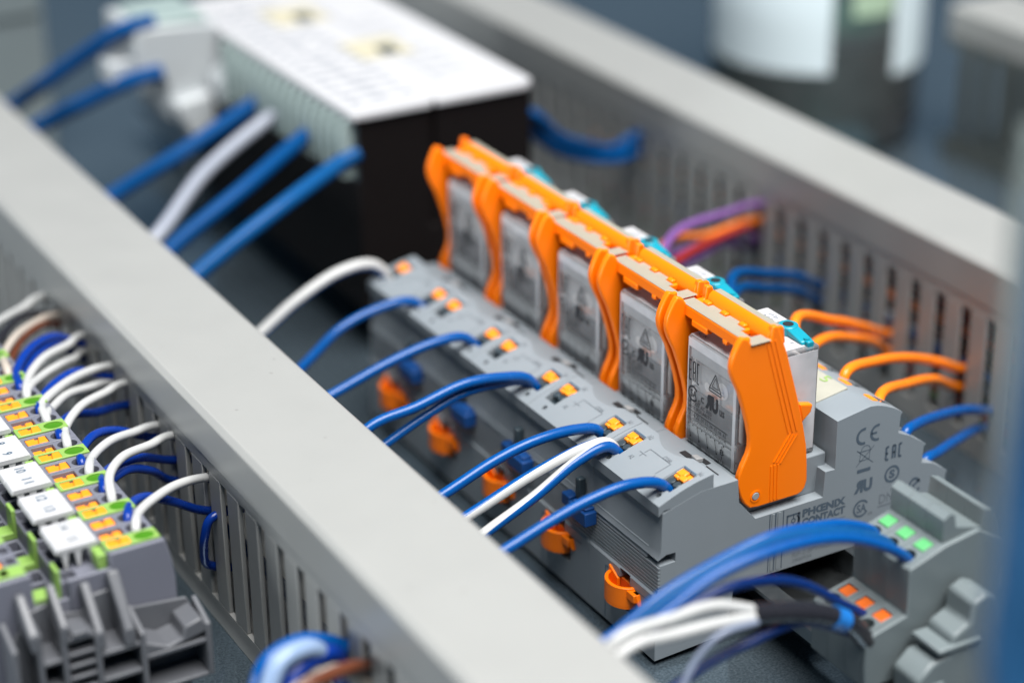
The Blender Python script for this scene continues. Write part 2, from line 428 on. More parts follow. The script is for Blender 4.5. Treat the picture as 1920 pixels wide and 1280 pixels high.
# ------------------------------------------------------------------ relay bases (five, 31 mm pitch)
def zs(x):                                     # height of the left sloping face
    return 44.4 + (x + 9.1) * 0.297 + 0.7 * max(0, 1 - ((x + 1.35) / 7.75) ** 2)
def zr(x):                                     # height of the right curved face
    pts = [(42.8, 53.3), (52.7, 54.8), (55, 54.5), (57.5, 53.7), (60.5, 52.3), (63.2, 50.6)]
    for (a, b), (c, d) in zip(pts, pts[1:]):
        if x <= c: return b + (d - b) * (x - a) / (c - a)
    return 50.6
def make_base():
    t = thing('relay_socket', 'x', 'relay socket', (0, 0, 0), 'grey relay sockets side by side on the rail')
    prof = [(-9.4, 1.5), (-9.4, 19.4), (-8.9, 19.9)]
    for k in range(8):
        z = 20.0 + k
        prof += [(-8.9, z), (-8.9, z + .62), (-8.25, z + .66), (-8.25, z + .96)]
    prof += [(-8.6, 28.0), (-6.6, 28.0), (-4.0, 28.1), (-4.0, 30.6), (-6.6, 30.7), (-9.0, 29.6), (-8.2, 31.4), (-8.0, 42.2),
             (3.0, 45.2), (13.5, 45.3), (14.1, 39), (19.2, 33), (39.6, 33.1), (39.9, 40.1), (42.9, 40.0), (42.8, 53.3), (52.7, 54.8), (55, 54.5),
             (57.5, 53.7), (60.5, 52.3), (63.2, 50.6), (62.7, 50.0), (62.3, 44.9), (66, 43.2), (71.6, 39.4), (71.0, 38.8), (70.7, 34.2), (74.5, 33.0),
             (79.4, 29.6), (79.0, 28.8), (79.0, 2.5), (57, 2.5), (56, 15.85), (13.5, 15.85), (12, 2.5)]
    prof = [p for i, p in enumerate(prof) if i == 0 or (abs(p[0] - prof[i - 1][0]) + abs(p[1] - prof[i - 1][1])) > .02]
    b = MB().prism(prof, 'y', .07, 30.93)
    body = b.build('body', 'base_grey', t)
    cut = MB()
    for yc in (5.2, 15.5, 25.8):               # wire openings on the three right-hand tiers
        for xa, za in ((60.2, 52.3), (67.0, 42.6), (75.0, 32.7)):
            cut.box(xa - 1.9, xa + 1.9, yc - 2.1, yc + 2.1, za - 5, za + 3)
    cut.box(-11, -6.6, 11.6, 16.2, 16.0, 19.6); cut.box(-11, -6.4, 8.6, 20.4, 9.0, 17.0)
    carve(body, cut)
    bv = body.modifiers.new('bevel', 'BEVEL'); bv.width = .28 * S; bv.segments = 2; bv.limit_method = 'ANGLE'; bv.angle_limit = R(50)
    # sloping terminal face with the finger notch
    me_pts = [(-9.1, .1), (6.4, .1), (6.6, 4.5), (6.4, 8.8), (5.1, 10.7), (4.2, 12.8), (3.8, 15.2), (3.75, 17.5), (4.2, 19.4), (5.0, 21.4), (6.2, 23.4), (6.4, 23.8), (6.4, 30.9), (-9.1, 30.9), (-9.1, 27.9), (-9.1, 3.1)]
    bmx = bmesh.new()
    face = bmx.faces.new([bmx.verts.new((p[0], p[1], 0)) for p in me_pts[:14]])
    for xs_ in (-7.5, -5.5, -3.4, -1.3, .8, 2.6):
        g = bmx.verts[:] + bmx.edges[:] + bmx.faces[:]
        bmesh.ops.bisect_plane(bmx, geom=g, plane_co=(xs_, 0, 0), plane_no=(1, 0, 0))
    bmx.verts.index_update()
    top = [(v.co.x, v.co.y) for v in bmx.verts]; fs = [tuple(v.index for v in f.verts) for f in bmx.faces]
    n = len(top); m = MB()
    vs = [(x, y, zs(x)) for x, y in top] + [(x, y, 41.6 if x < -7.9 else 43.0) for x, y in top]
    up = bmx.faces[:][0].normal.z
    bmx.normal_update(); flip = bmx.faces[:][0].normal.z < 0
    F = [f[::-1] if flip else f for f in fs] + [tuple(i + n for i in (f if flip else f[::-1])) for f in fs]
    bmx.edges.ensure_lookup_table()
    for e in bmx.edges:
        if len(e.link_faces) == 1:
            l = e.link_loops[0]; a, c = l.vert.index, l.link_loop_next.vert.index
            if flip: a, c = c, a
            F.append((c, a, a + n, c + n))
    bmx.free()
    m.add(vs, F)
    sl = m.build('terminal_face', 'base_grey', t)
    def tilt(x, y): return Matrix.Translation((x, y, zs(x))) @ Matrix.Rotation(-math.atan(.297), 4, 'Y')
    cut = MB(); YP = (4.6, 26.7)
    for yc in YP:
        k = len(cut.v); cut.box(-5.0, 2.6, -2.5, 2.5, -2.4, 2); cut.xf(Matrix.Translation((0, yc, zs(0) - .15)) @ Matrix.Rotation(-math.atan(.297), 4, 'Y'), k)
        k = len(cut.v); cut.cyl((0, 0), 'z', .75, -2.4, 2, 14); cut.xf(tilt(-6.9, yc - 1.0), k)
    carve(sl, cut)
    bv = sl.modifiers.new('bevel', 'BEVEL'); bv.width = .3 * S; bv.segments = 2; bv.limit_method = 'ANGLE'; bv.angle_limit = R(40)
    for yc in YP:
        T = Matrix.Translation((0, yc, zs(0) - .15)) @ Matrix.Rotation(-math.atan(.297), 4, 'Y')
        MB().box(-.75, 2.35, -2.25, 2.25, -2.35, -.35).box(-.7, 1.0, -2.2, .2, -.4, .35).box(.2, 2.3, -.6, 2.2, -.4, .35).box(-.7, .5, .7, 2.15, -.4, .05).xf(T).build('release_button', 'orange_button', t, bevel=.18)
        MB().box(-4.95, -.85, -2.45, 2.45, -2.39, -1.9).cyl((-2.0, -1.15), 'z', 1.05, -2.0, -.1, 16).cyl((-2.0, 1.15), 'z', 1.05, -2.0, -.1, 16).xf(T).build('wire_port', 'dark_plastic', t, bevel=.15)
    MB().box(14.4, 42.4, 3.4, 27.6, 33, 43.6).build('inner_block', 'base_grey', t, bevel=.4)
    # bar closing the side notch, except at the near end
    MB().prism([(-9.0, 28.0), (-8.4, 29.2), (-8.5, 31.3), (-4.2, 31.0), (-4.2, 28.0)], 'y', 5.2, 30.9).build('side_bar', 'base_grey', t, bevel=.3)
    MB().box(9.2, 10.9, 14.4, 18.8, 45.32, 45.5).box(11.2, 12.6, 10.2, 13.0, 45.32, 45.5).box(10.7, 11.0, 4.5, 9.6, 45.32, 45.45).build('hook_slot', 'slot_dark', t)
    MB().prism([(9.6, 12.2), (11.4, 11.6), (11.2, 14.2), (9.8, 14.6)], 'z', 45.3, 46.5).build('hook', 'pin_grey', t, bevel=.2)
    # right-hand release buttons, port funnels and marker tag
    for yc in (5.2, 15.5, 25.8):
        MB().box(-.9, .9, -1.9, 1.9, -.6, .3).xf(Matrix.Translation((56.9, yc, zr(56.9))) @ Matrix.Rotation(R(22), 4, 'Y')).build('release_button', 'orange_button', t, bevel=.15)
        for xa, za in ((60.2, 52.3), (67.0, 42.6), (75.0, 32.7)):
            MB().box(xa - 1.85, xa + 1.85, yc - 2.05, yc + 2.05, za - 4.9, za - 1.6).build('wire_port', 'dark_plastic', t)
    MB().box(-4.6, 5.2, 10.4, 30.6, -.3, .35).xf(Matrix.Translation((48.6, 0, 54.25)) @ Matrix.Rotation(-R(8.6), 4, 'Y')).build('marker_tag', 'label_cream', t, bevel=.15)
    # snap-on foot: scoop-shaped orange latch
    m = MB(); n = 14
    out = [(-8.6 - 4.9 * math.sin(math.pi * i / n), 15 + 5.6 * math.cos(math.pi * i / n)) for i in range(n + 1)]
    inn = [(-8.6 - 3.9 * math.sin(math.pi * i / n), 15 + 4.6 * math.cos(math.pi * i / n)) for i in range(n + 1)]
    m.prism(out + inn[::-1], 'z', 11.6, 17.2).prism(out, 'z', 11.2, 12.2)
    m.prism([(16.4, 13), (20.6, 13), (20.6, 18.6), (19.6, 18.2), (16.4, 16.6)], 'x', -9.9, -9.0)
    m.box(-11.2, -9.2, 7.0, 10.4, 14.6, 16.8).prism([(7.0, 14.4), (9, 14.4), (9, 16.8), (7, 16.8), (6.1, 13.8)], 'x', -10.4, -9.2)
    m.build('foot_latch', 'orange', t, bevel=.2)
    MB().box(-8.8, -6.6, 9.0, 20.0, 12.3, 16.6).build('latch_core', 'orange_dark', t)
    g = MB().box(-9.47, -9.3, 22.6, 22.85, 2, 17.2).box(-9.47, -9.3, 16.4, 22.85, 17.0, 17.2).box(-9.47, -9.3, 3.2, 7.5, 17.0, 17.2)
    g.build('seam_line', 'ink_blue', t)
    # faint printing on the sloping face
    a = math.atan(.297); pr = Print((0, 0, zs(0) + .12), (0, -1, 0), (math.cos(a), 0, math.sin(a)), lift=.12)
    for yc in YP:
        pr.line(-yc - 2.6, 2.9, -yc + 2.6, 2.9, .35)
    pr.build('ink_blue', t)
    pr = Print((0, 0, zs(0) + .02), (0, -1, 0), (math.cos(a), 0, math.sin(a)), lift=.12)
    for yc in YP: pr.line(-yc - 2.75, -3.2, -yc - 2.75, 2.9, .16)
    pr.text('A2', -24.4, 3.4, -22.8, 4.7).text('A1', -2.6, 3.4, -1.2, 4.7).text('COM', -14.2, 1.1, -11.4, 2.3)
    pr.line(-19.5, -2.2, -19.5, -1.0, .13).line(-21, -1.0, -18, -1.0, .13).line(-19.5, -.6, -19.5, 1.2, .13).line(-19.5, 1.2, -10.5, 1.2, .13).line(-10.5, 1.2, -10.5, -3.4, .13)
    pr.text('A2', -21.6, -4.2, -20.2, -3.0).text('A1', -10.4, -4.9, -9, -3.8)
    pr.build('ink_faint', t)
    return t

# ------------------------------------------------------------------ plug-in relays
def make_relay():
    t = thing('relay', 'x', 'relay', (0, 0, 0), 'clear plug-in relays in the grey bases')
    x0, x1, y0, y1, z0, z1 = 15.9, 39.8, 4.75, 26.25, 43.65, 73.0
    MB().box(x0, x1, y0, y1, z0, z1).build('cover', 'clear_cover', t, bevel=.7, seg=3)
    MB().box(x0 + .8, x1 - .8, y0 + .8, y1 - .8, z0 + .1, 46.2).build('foot_plate', 'contact_white', t, bevel=.2)
    m = MB().box(x0 + .9, x0 + 2.2, y0 + 1.0, y1 - 1.0, 46.3, 50.0)
    m.build('coil_former', 'former_white', t, bevel=.2)
    MB().box(x0 + .5, x0 + .8, y0 + 1.2, y1 - 1.0, 67.2, 72.4).build('light_guide', 'frosted', t)
    MB().box(x0 + 13, x1 - .7, y0 - .09, y0 - .015, 45.2, 71.8).build('side_pane', 'frosted', t)
    MB().box(x0 + 1.3, x0 + 2.6, y0 + 2.8, y1 - 3.2, 50.1, 58.2).build('yoke', 'iron_dark', t, bevel=.4)
    MB().box(x0 + 1.0, x0 + 2.4, y0 + 2.4, y1 - 1.6, 58.4, 66.6).build('bobbin', 'iron_core', t, bevel=.6)
    MB().cyl((12.0, 63.0), 'x', 2.1, x0 + .85, x0 + 1.0, 20).cyl((18.6, 61.4), 'x', 1.2, x0 + .85, x0 + 1.0, 16).build('rivet', 'contact_white', t)
    MB().box(x0 + .3, x0 + .45, y0 + .9, y1 - .8, 43.9, 49.2).build('pane_backing', 'former_white', t)
    MB().cyl((x0 + 9, 60), 'y', (6.2, 6.8), y0 + 4, y1 - 2, 24).build('coil', 'copper_coil', t)
    MB().box(x0 + 2.7, x0 + 17, y0 + 3, y1 - 1.4, 66.6, 70.2).build('coil_tape', 'coil_tape', t, bevel=.5)
    MB().box(x0 + .9, x0 + 1.9, y1 - 2.4, y1 - 1.0, 50, 68).build('spring', 'contact_white', t, bevel=.1)
    m = MB().box(x0 + 2.6, x0 + 6.2, y0 + .9, y0 + 2.7, 50.8, 63.8).box(x0 + 1.2, x0 + 3.4, y0 + .9, y0 + 2.4, 46.2, 50.5)
    m.build('contact_post', 'contact_white', t, bevel=.2)
    m = MB().box(x0 + 17.4, x1 - 1.2, y0 + 1.4, y1 - 1.2, 52, 68.5).box(x0 + 16.2, x0 + 18.4, y0 + 1.2, y0 + 5, 55, 61).box(x0 + 15.6, x1 - 3, y0 + 1.1, y0 + 3, 47, 51)
    m.build('contact_carrier', 'contact_white', t, bevel=.3)
    for yy in (7.6, 12.6, 17.6, 22.6):
        MB().box(x0 + 16.6, x0 + 17.2, yy, yy + 1.6, 46.3, 66).build('contact_spring', 'copper_coil', t)
    MB().box(x0 - .07, x0 - .012, y0 + .5, y1 - .5, 70.2, 72.5).box(x0 - .07, x0 - .012, y1 - .8, y1 - .45, 44.2, 70.2).box(x0 - .07, x0 - .012, y0 + .5, y0 + 1.7, 44.2, 70.2).build('pane_rim', 'frosted', t)
    # labels on the top
    MB().box(x0 + .5, x0 + 7.2, y0 + .6, y1 - .7, 73.03, 73.2).build('front_label', 'label_white', t)
    MB().box(x0 + 9.6, x0 + 20.0, y0 + .7, y1 - .7, 73.03, 73.2).build('rear_label', 'label_white', t)
    MB().box(x0 + 10.2, x1 - .2, 16.9, y1 - .8, 73.25, 74.7).build('label_step', 'clear_cover', t, bevel=.3)
    MB().box(x0 + 10.4, x1 - .9, 17.1, y1 - 1.0, 74.72, 74.95).build('raised_label', 'label_white', t)
    m = MB().cyl((36.9, 14.0), 'z', 2.55, 73.1, 75.4, 24)
    m.prism([(15.2, 73.6), (15.2, 75.2), (12, 75.2), (6.4, 74.0), (6.0, 73.1)], 'x', 35.2, 38.7).box(36.2, 38.2, 5.0, 6.6, 71.6, 74.2)
    lv = m.build('test_lever', 'teal', t, bevel=.3)
    MB().cyl((36.9, 14.0), 'z', 1.35, 75.38, 75.5, 20).build('lever_hole', 'slot_dark', lv)
    MB().cyl((37.2, 6.8), 'z', .8, 74.1, 74.5, 12).build('lever_stop', 'teal', lv)
    pr = Print((0, 0, 73.2), (0, -1, 0), (1, 0, 0), lift=.05)
    pr.text('1 2 3 4 5 6', -13.5, 20.2, -6.4, 21.6).text('250V AC', -12.6, 18.3, -7.2, 19.7).build('ink_brown', t)
    pr = Print((0, 0, 73.2), (0, -1, 0), (1, 0, 0), lift=.05)
    pr.text('RLN', -24.8, 17.4, -21.2, 18.8).text('x', -9, 33.6, -8, 34.6).build('ink_faint', t)
    pr = Print((0, 0, 74.95), (0, -1, 0), (1, 0, 0), lift=.05)
    pr.text('24V=', -22.4, 34.6, -17.9, 36.0, .01).text('(12)', -22.0, 36.6, -18.8, 37.8).build('ink_blue', t)
    MB().box(29.6, 32.2, 18.6, 22.6, 74.97, 75.05).build('label_window', 'coil_tape', t)
    # approvals printed on the front pane
    pr = Print((x0, 0, 0), (0, -1, 0), (0, 0, 1), lift=.06)
    pr.eac(-25.3, 61.3, -20.7, 66.6, .44)
    pr.ring(-23.3, 57.9, 1.9, .55, s0=35, s1=325).text('SA', -24.4, 56.9, -21.7, 58.9, .02).ring(-20.6, 56.6, .45, .18)
    pr.text('UR', -17.9, 56.4, -12.6, 60.6, .07, mirror=True).text('c', -19.9, 57.0, -18.6, 58.6, .01).text('us', -11.9, 56.8, -9.9, 58.4, .02)
    for k in range(3): pass
    T = [(-16.4, 62.6), (-11.6, 62.6), (-14.0, 66.8)]
    for a, b in zip(T, T[1:] + T[:1]): pr.line(*a, *b, .3)
    T = [(-15.4, 63.2), (-12.6, 63.2), (-14.0, 65.8)]
    for a, b in zip(T, T[1:] + T[:1]): pr.line(*a, *b, .2)
    pr.line(-16.6, 61.8, -11.4, 61.8, .3).line(-16.6, 61.8, -16.4, 62.6, .3).line(-11.4, 61.8, -11.6, 62.6, .3)
    pr.text('6A 250V AC RES', -25.5, 55.0, -15.2, 56.1).text('SAME POLARITY', -25.5, 53.7, -15.2, 54.7)
    pr.line(-25.5, 53.1, -8.4, 53.1, .22)
    for k, (s, q) in enumerate(zip('12 14 22 24 32 34 42 44 A1'.split(), '(1) (5) (2) (6) (3) (7) (4) (8) (14)'.split())):
        a = -25.4 + 1.88 * k
        pr.text(s, a, 51.7, a + 1.35, 52.8).text(q, a - .1, 50.1, a + 1.5, 51.3).dot(a + .6, 49.3, .24)
    for k, q in enumerate(['(9)', '(10)', '(11)', '(12)']):
        a = -24.8 + 3.75 * k
        pr.line(a, 49.3, a + .9, 46.0, .2).dot(a + .9, 46.0, .28).text(q, a + .1, 43.95, a + 1.9, 45.1).line(a, 43.8, a + 1.9, 43.8, .12)
    pr.line(-10.4, 49.2, -10.4, 48.2, .18).text('B', -11.2, 46.6, -9.6, 48.0, .01).line(-10.4, 46.4, -10.4, 45.4, .18).text('(13)', -11.6, 44.0, -9.2, 45.2)
    pr.build('ink', t)
    return t

# ------------------------------------------------------------------ orange retaining clips
def make_clip():
    t = thing('retaining_clip', 'x', 'relay clip', (0, 0, 0), 'orange clips over the relays')
    side = [(15.2, 39.6), (16.4, 37.4), (18.0, 35.7), (20.5, 35.35), (32.4, 35.35), (33.7, 35.8), (34.6, 36.8), (35.2, 38.8), (34.9, 43.5), (34.4, 48.5), (33.1, 54.5), (31.4, 61), (27.1, 75.4), (24.2, 83.0),
            (22.6, 83.2), (22.2, 79.9), (16.7, 79.9), (15.6, 81.6), (13.9, 82.3), (12.9, 80.9), (11.9, 79.0), (11.2, 77.2), (10.9, 75.4), (11.1, 73.6), (11.8, 71.6), (13.6, 67.9),
            (15.2, 63.2), (16.5, 58.7), (17.3, 55.0), (17.35, 52.6), (16.9, 50.8), (15.6, 48.2), (14.6, 45.9), (14.2, 43.6)]
    m = MB()
    for ya, yb in ((1.0, 2.8), (28.2, 30.0)): m.prism(side, 'y', ya, yb)
    m.box(16.2, 18.0, 2.2, 28.8, 76.9, 79.9).box(14.6, 17.2, 2.2, 3.4, 76.9, 81.2).box(18.0, 21.9, 8.6, 28.8, 78.2, 79.9).box(18.0, 18.9, 2.2, 8.6, 78.2, 79.9).box(18.9, 21.9, 2.2, 4.6, 78.2, 79.9)
    m.prism([(21.6, 77.6), (21.6, 79.9), (22.3, 81.8), (23.2, 82.5), (25.6, 82.5), (26.4, 81.9), (27.0, 77.6)], 'y', 1.7, 27.2)
    for ya in (9.6, 17.2, 24.4): m.box(20.3, 21.8, ya, ya + 2.4, 79.7, 80.7)
    m.box(16.0, 17.8, 18.6, 25.2, 75.4, 77.2).box(16.0, 17.8, 10.4, 12.2, 75.9, 77.2).box(24, 27, 4, 24, 73.6, 77.8)
    m.prism([(33.0, 55), (35.6, 57.2), (36.0, 59.2), (32, 60.2)], 'y', 1.4, 3.4)
    m.build('clip_body', 'orange', t, bevel=.4, seg=3)
    MB().box(16.3, 18.8, .5, 30.4, 79.98, 80.06).box(18.8, 20.2, 8.7, 30.4, 79.98, 80.06).box(18.8, 20.2, .5, 4.5, 79.98, 80.06).box(20.2, 21.6, 12.2, 17.0, 79.98, 80.06).box(20.2, 21.6, 19.8, 24.2, 79.98, 80.06).box(20.2, 21.9, .5, 4.5, 79.98, 80.06).build('top_highlight', 'highlight_beige', t)  # thin sheets painting the blown-out highlight on the flat orange top
    MB().box(23.7, 25.5, 2.0, 26.6, 82.52, 82.6).build('top_highlight', 'highlight_beige', t)  # painted highlight along the rear rail
    rib = MB()
    def strip(pts, w=.42, h=.16):
        for (a, b), (c, d) in zip(pts, pts[1:]):
            L = math.hypot(c - a, d - b); nx, nz = -(d - b) / L * w / 2, (c - a) / L * w / 2
            rib.prism([(a + nx, b + nz), (c + nx, d + nz), (c - nx, d - nz), (a - nx, b - nz)], 'y', 1.0 - h, 1.15)
    for dx in (0, 1.25, 2.5):
        strip([(20.9 + dx, 79.5), (25.2 + dx * 1.0, 65.0), (28.6 + dx * 1.0, 53.6)])
        strip([(29.2 + dx * .8, 53.2 - dx * .3), (24.6 + dx * .8, 46.6 - dx * .3)]); strip([(23.9 + dx * .8, 45.8), (24.1 + dx * .8, 36.2)])
    rib.build('grip_rib', 'orange', t)
    MB().cyl((19.6, 38.7), 'y', 1.05, .78, 1.8, 22).build('pivot_pin', 'pin_grey', t, bevel=.2)
    rp = MB(); n = 28
    o_ = [(19.6 + 1.6 * math.cos(2 * math.pi * i / n), 38.7 + 1.6 * math.sin(2 * math.pi * i / n)) for i in range(n)]
    i_ = [(19.6 + 1.15 * math.cos(2 * math.pi * i / n), 38.7 + 1.15 * math.sin(2 * math.pi * i / n)) for i in range(n)]
    for k in range(n):
        j = (k + 1) % n; rp.prism([o_[k], o_[j], i_[j], i_[k]], 'y', .85, 1.1)
    rp.build('pin_collar', 'orange', t)
    return t

NTH = ['nearest', 'second', 'middle', 'fourth', 'farthest']
base0 = make_base(); relay0 = make_relay(); clip0 = make_clip()
where = ['nearest, with certification marks printed on its end', 'second from the front', 'third from the front, halfway along the row', 'fourth from the front, second to last', 'farthest, next to the black box']
bases = [base0]; relays = [relay0]; clips = [clip0]
for k in range(1, 5):
    bases.append(dup(base0, dy=31 * k)); relays.append(dup(relay0, dy=31 * k)); clips.append(dup(clip0, dy=31 * k))
for k in range(5):
    bases[k]['label'] = 'grey relay socket with orange wire buttons, ' + where[k]
    relays[k]['label'] = ['clear relay nearest the camera, its printed marks sharp and legible', 'second clear relay from the front, with black printed front pane',
                          'clear relay in the middle of the row of five', 'clear relay fourth from the front, softly blurred', 'clear relay at the far end, beside the black box'][k]
    clips[k]['label'] = ['orange clip nearest the camera, showing its whole ribbed side and steel pin', 'orange clip over the second relay from the front',
                         'orange clip over the middle relay of the five', 'orange clip over the fourth relay, partly blurred', 'orange clip over the last relay, against the black box'][k]

# the clips do not all sit alike: a fraction of a degree of play in each
for c_, (ax_, az_) in zip(clips[1:], ((.25, .3), (-.3, -.2), (.2, -.35), (-.25, .25))):
    c_.rotation_euler = (R(ax_), 0, R(az_))
# end marks on the nearest base only
def end_marks():
    t = bases[0]
    pr = Print((0, .07, 0), (1, 0, 0), (0, 0, 1), lift=.05)
    pr.ring(51.3, 47.0, 2.0, .72, s0=75, s1=285).ring(55.6, 47.0, 2.0, .72, s0=75, s1=285).line(53.7, 47.0, 55.4, 47.0, .62)
    # crossed-out bin
    pr.line(50.4, 40.2, 50.7, 42.6, .16).line(53.4, 40.2, 53.6, 42.6, .16).line(50.4, 40.2, 53.4, 40.2, .16).line(50.2, 42.7, 54.0, 42.7, .2).ring(52.2, 42.8, 1.4, .16, s0=0, s1=180)
    pr.line(49.4, 43.4, 54.8, 38.8, .16).line(49.4, 38.8, 54.8, 43.6, .16).line(49.9, 37.3, 54.1, 37.3, .95)
    pr.text('UR', 49.3, 31.0, 55.0, 34.6, .06, mirror=True)
    pr.ring(51.9, 26.4, 2.2, .55, s0=30, s1=330).text('SA', 50.6, 25.2, 53.6, 27.6, .02)
    pr.eac(58.5, 38.2, 64.1, 41.8, .62)
    pr.ring(61.2, 33.7, 2.1, .62).text('S', 60.3, 32.5, 62.1, 34.9, .04)
    pr.ring(68.8, 28.0, 1.7, .7, s0=20, s1=340, ry=2.2).line(68.2, 28.0, 70.4, 29.6, .7).text('UK', 66.3, 21.6, 70.6, 23.4, .03)
    # maker's emblem: frame with a round tab, and the two lines of name
    pr.line(28.9, 26.6, 28.9, 31.0, .5).line(28.9, 30.8, 32.6, 30.8, .5).line(32.5, 26.6, 32.5, 31.0, .8).line(28.9, 26.8, 30.5, 26.8, .5).line(31.2, 26.9, 32.6, 26.9, .9)
    pr.ring(30.8, 29.1, .55, .3).line(30.8, 26.7, 30.8, 28.5, .3).line(30.8, 29.7, 30.8, 30.8, .3).ring(31.0, 29.0, 1.5, .4, s0=-80, s1=60)
    pr.text('PHŒNIX', 33.5, 29.2, 46.8, 31.4, .05).text('CONTACT', 33.5, 26.6, 46.8, 28.8, .05)
    pr.build('ink_grey', t)
    pr = Print((0, .07, 0), (1, 0, 0), (0, 0, 1), lift=.05)
    pr.text('DNV', 57.6, 26.0, 64.3, 28.6, .0).line(57.2, 25.2, 64.6, 25.2, .35).text('www.phoenixcontact.com', 35.0, 25.2, 47.0, 25.9)
    pr.text('RIF-2-BPT/4x21', 31.0, 18.4, 43.0, 19.8).text('2900934', 31, 16.9, 37, 17.9).text('us', 54.2, 23.8, 55.6, 24.6)
    pr.build('ink_faint', t)
    m = MB().box(23.5, 23.7, -.02, .2, 16.4, 32.8).box(25.2, 25.5, -.02, .2, 16.4, 32.8).box(27.6, 27.8, -.02, .2, 16.4, 32.8)
    m.build('seam_line', 'ink_grey', t)
    MB().box(24.2, 25.0, -.08, .2, 16.6, 32.7).box(26.0, 26.9, -.08, .2, 16.6, 32.7).build('mould_rib', 'base_grey', t)
end_marks()
pr = Print((48.6, 0, 54.65), (0, -1, 0), (math.cos(R(8.6)), 0, math.sin(R(8.6))), lift=.08)
for k in range(5):
    p5 = Print((48.6, 31 * k, 54.65), (0, -1, 0), (math.cos(R(8.6)), 0, math.sin(R(8.6))), lift=.08)
    p5.text(str(5 - k), -18.6, 2.4, -16.2, 5.0).mb.build('print', 'ink_green', None, org=(0, 31 * k, 0)).parent = bases[k]
for o in bpy.data.objects:
    if o.name.startswith('print') and o.parent in bases: o.location = (0, 0, 0)

# blue plug-in bridges on the left side of the bases
for k in range(4):
    y = 31.5 + 31 * k
    t = thing('plug_bridge', ['blue plug bridge nearest the camera, on the ribbed side of the bases', 'blue plug bridge second from the front on the side of the bases',
              'blurred blue plug bridge third from the front on the side of the bases', 'farthest blurred blue plug bridge on the side of the bases'][k], 'plug bridge', (-8.4, y, 24), 'blue plug bridges on the sides of the bases')
    MB().box(-12.6, -9.05, y - 4.0, y + 4.4, 26.0, 29.8).box(-11.9, -9.05, y - 3.0, y + 3.4, 29.8, 30.6).box(-12.0, -9.05, y + 4.6, y + 8.4, 27.2, 30.4).build('plug_body', 'blue_plug', t, bevel=.3)
    MB().box(-10.8, -8.6, y + 1.8, y + 3.8, 30.7, 36.4).build('grip', 'dark_plastic', t, bevel=.4)
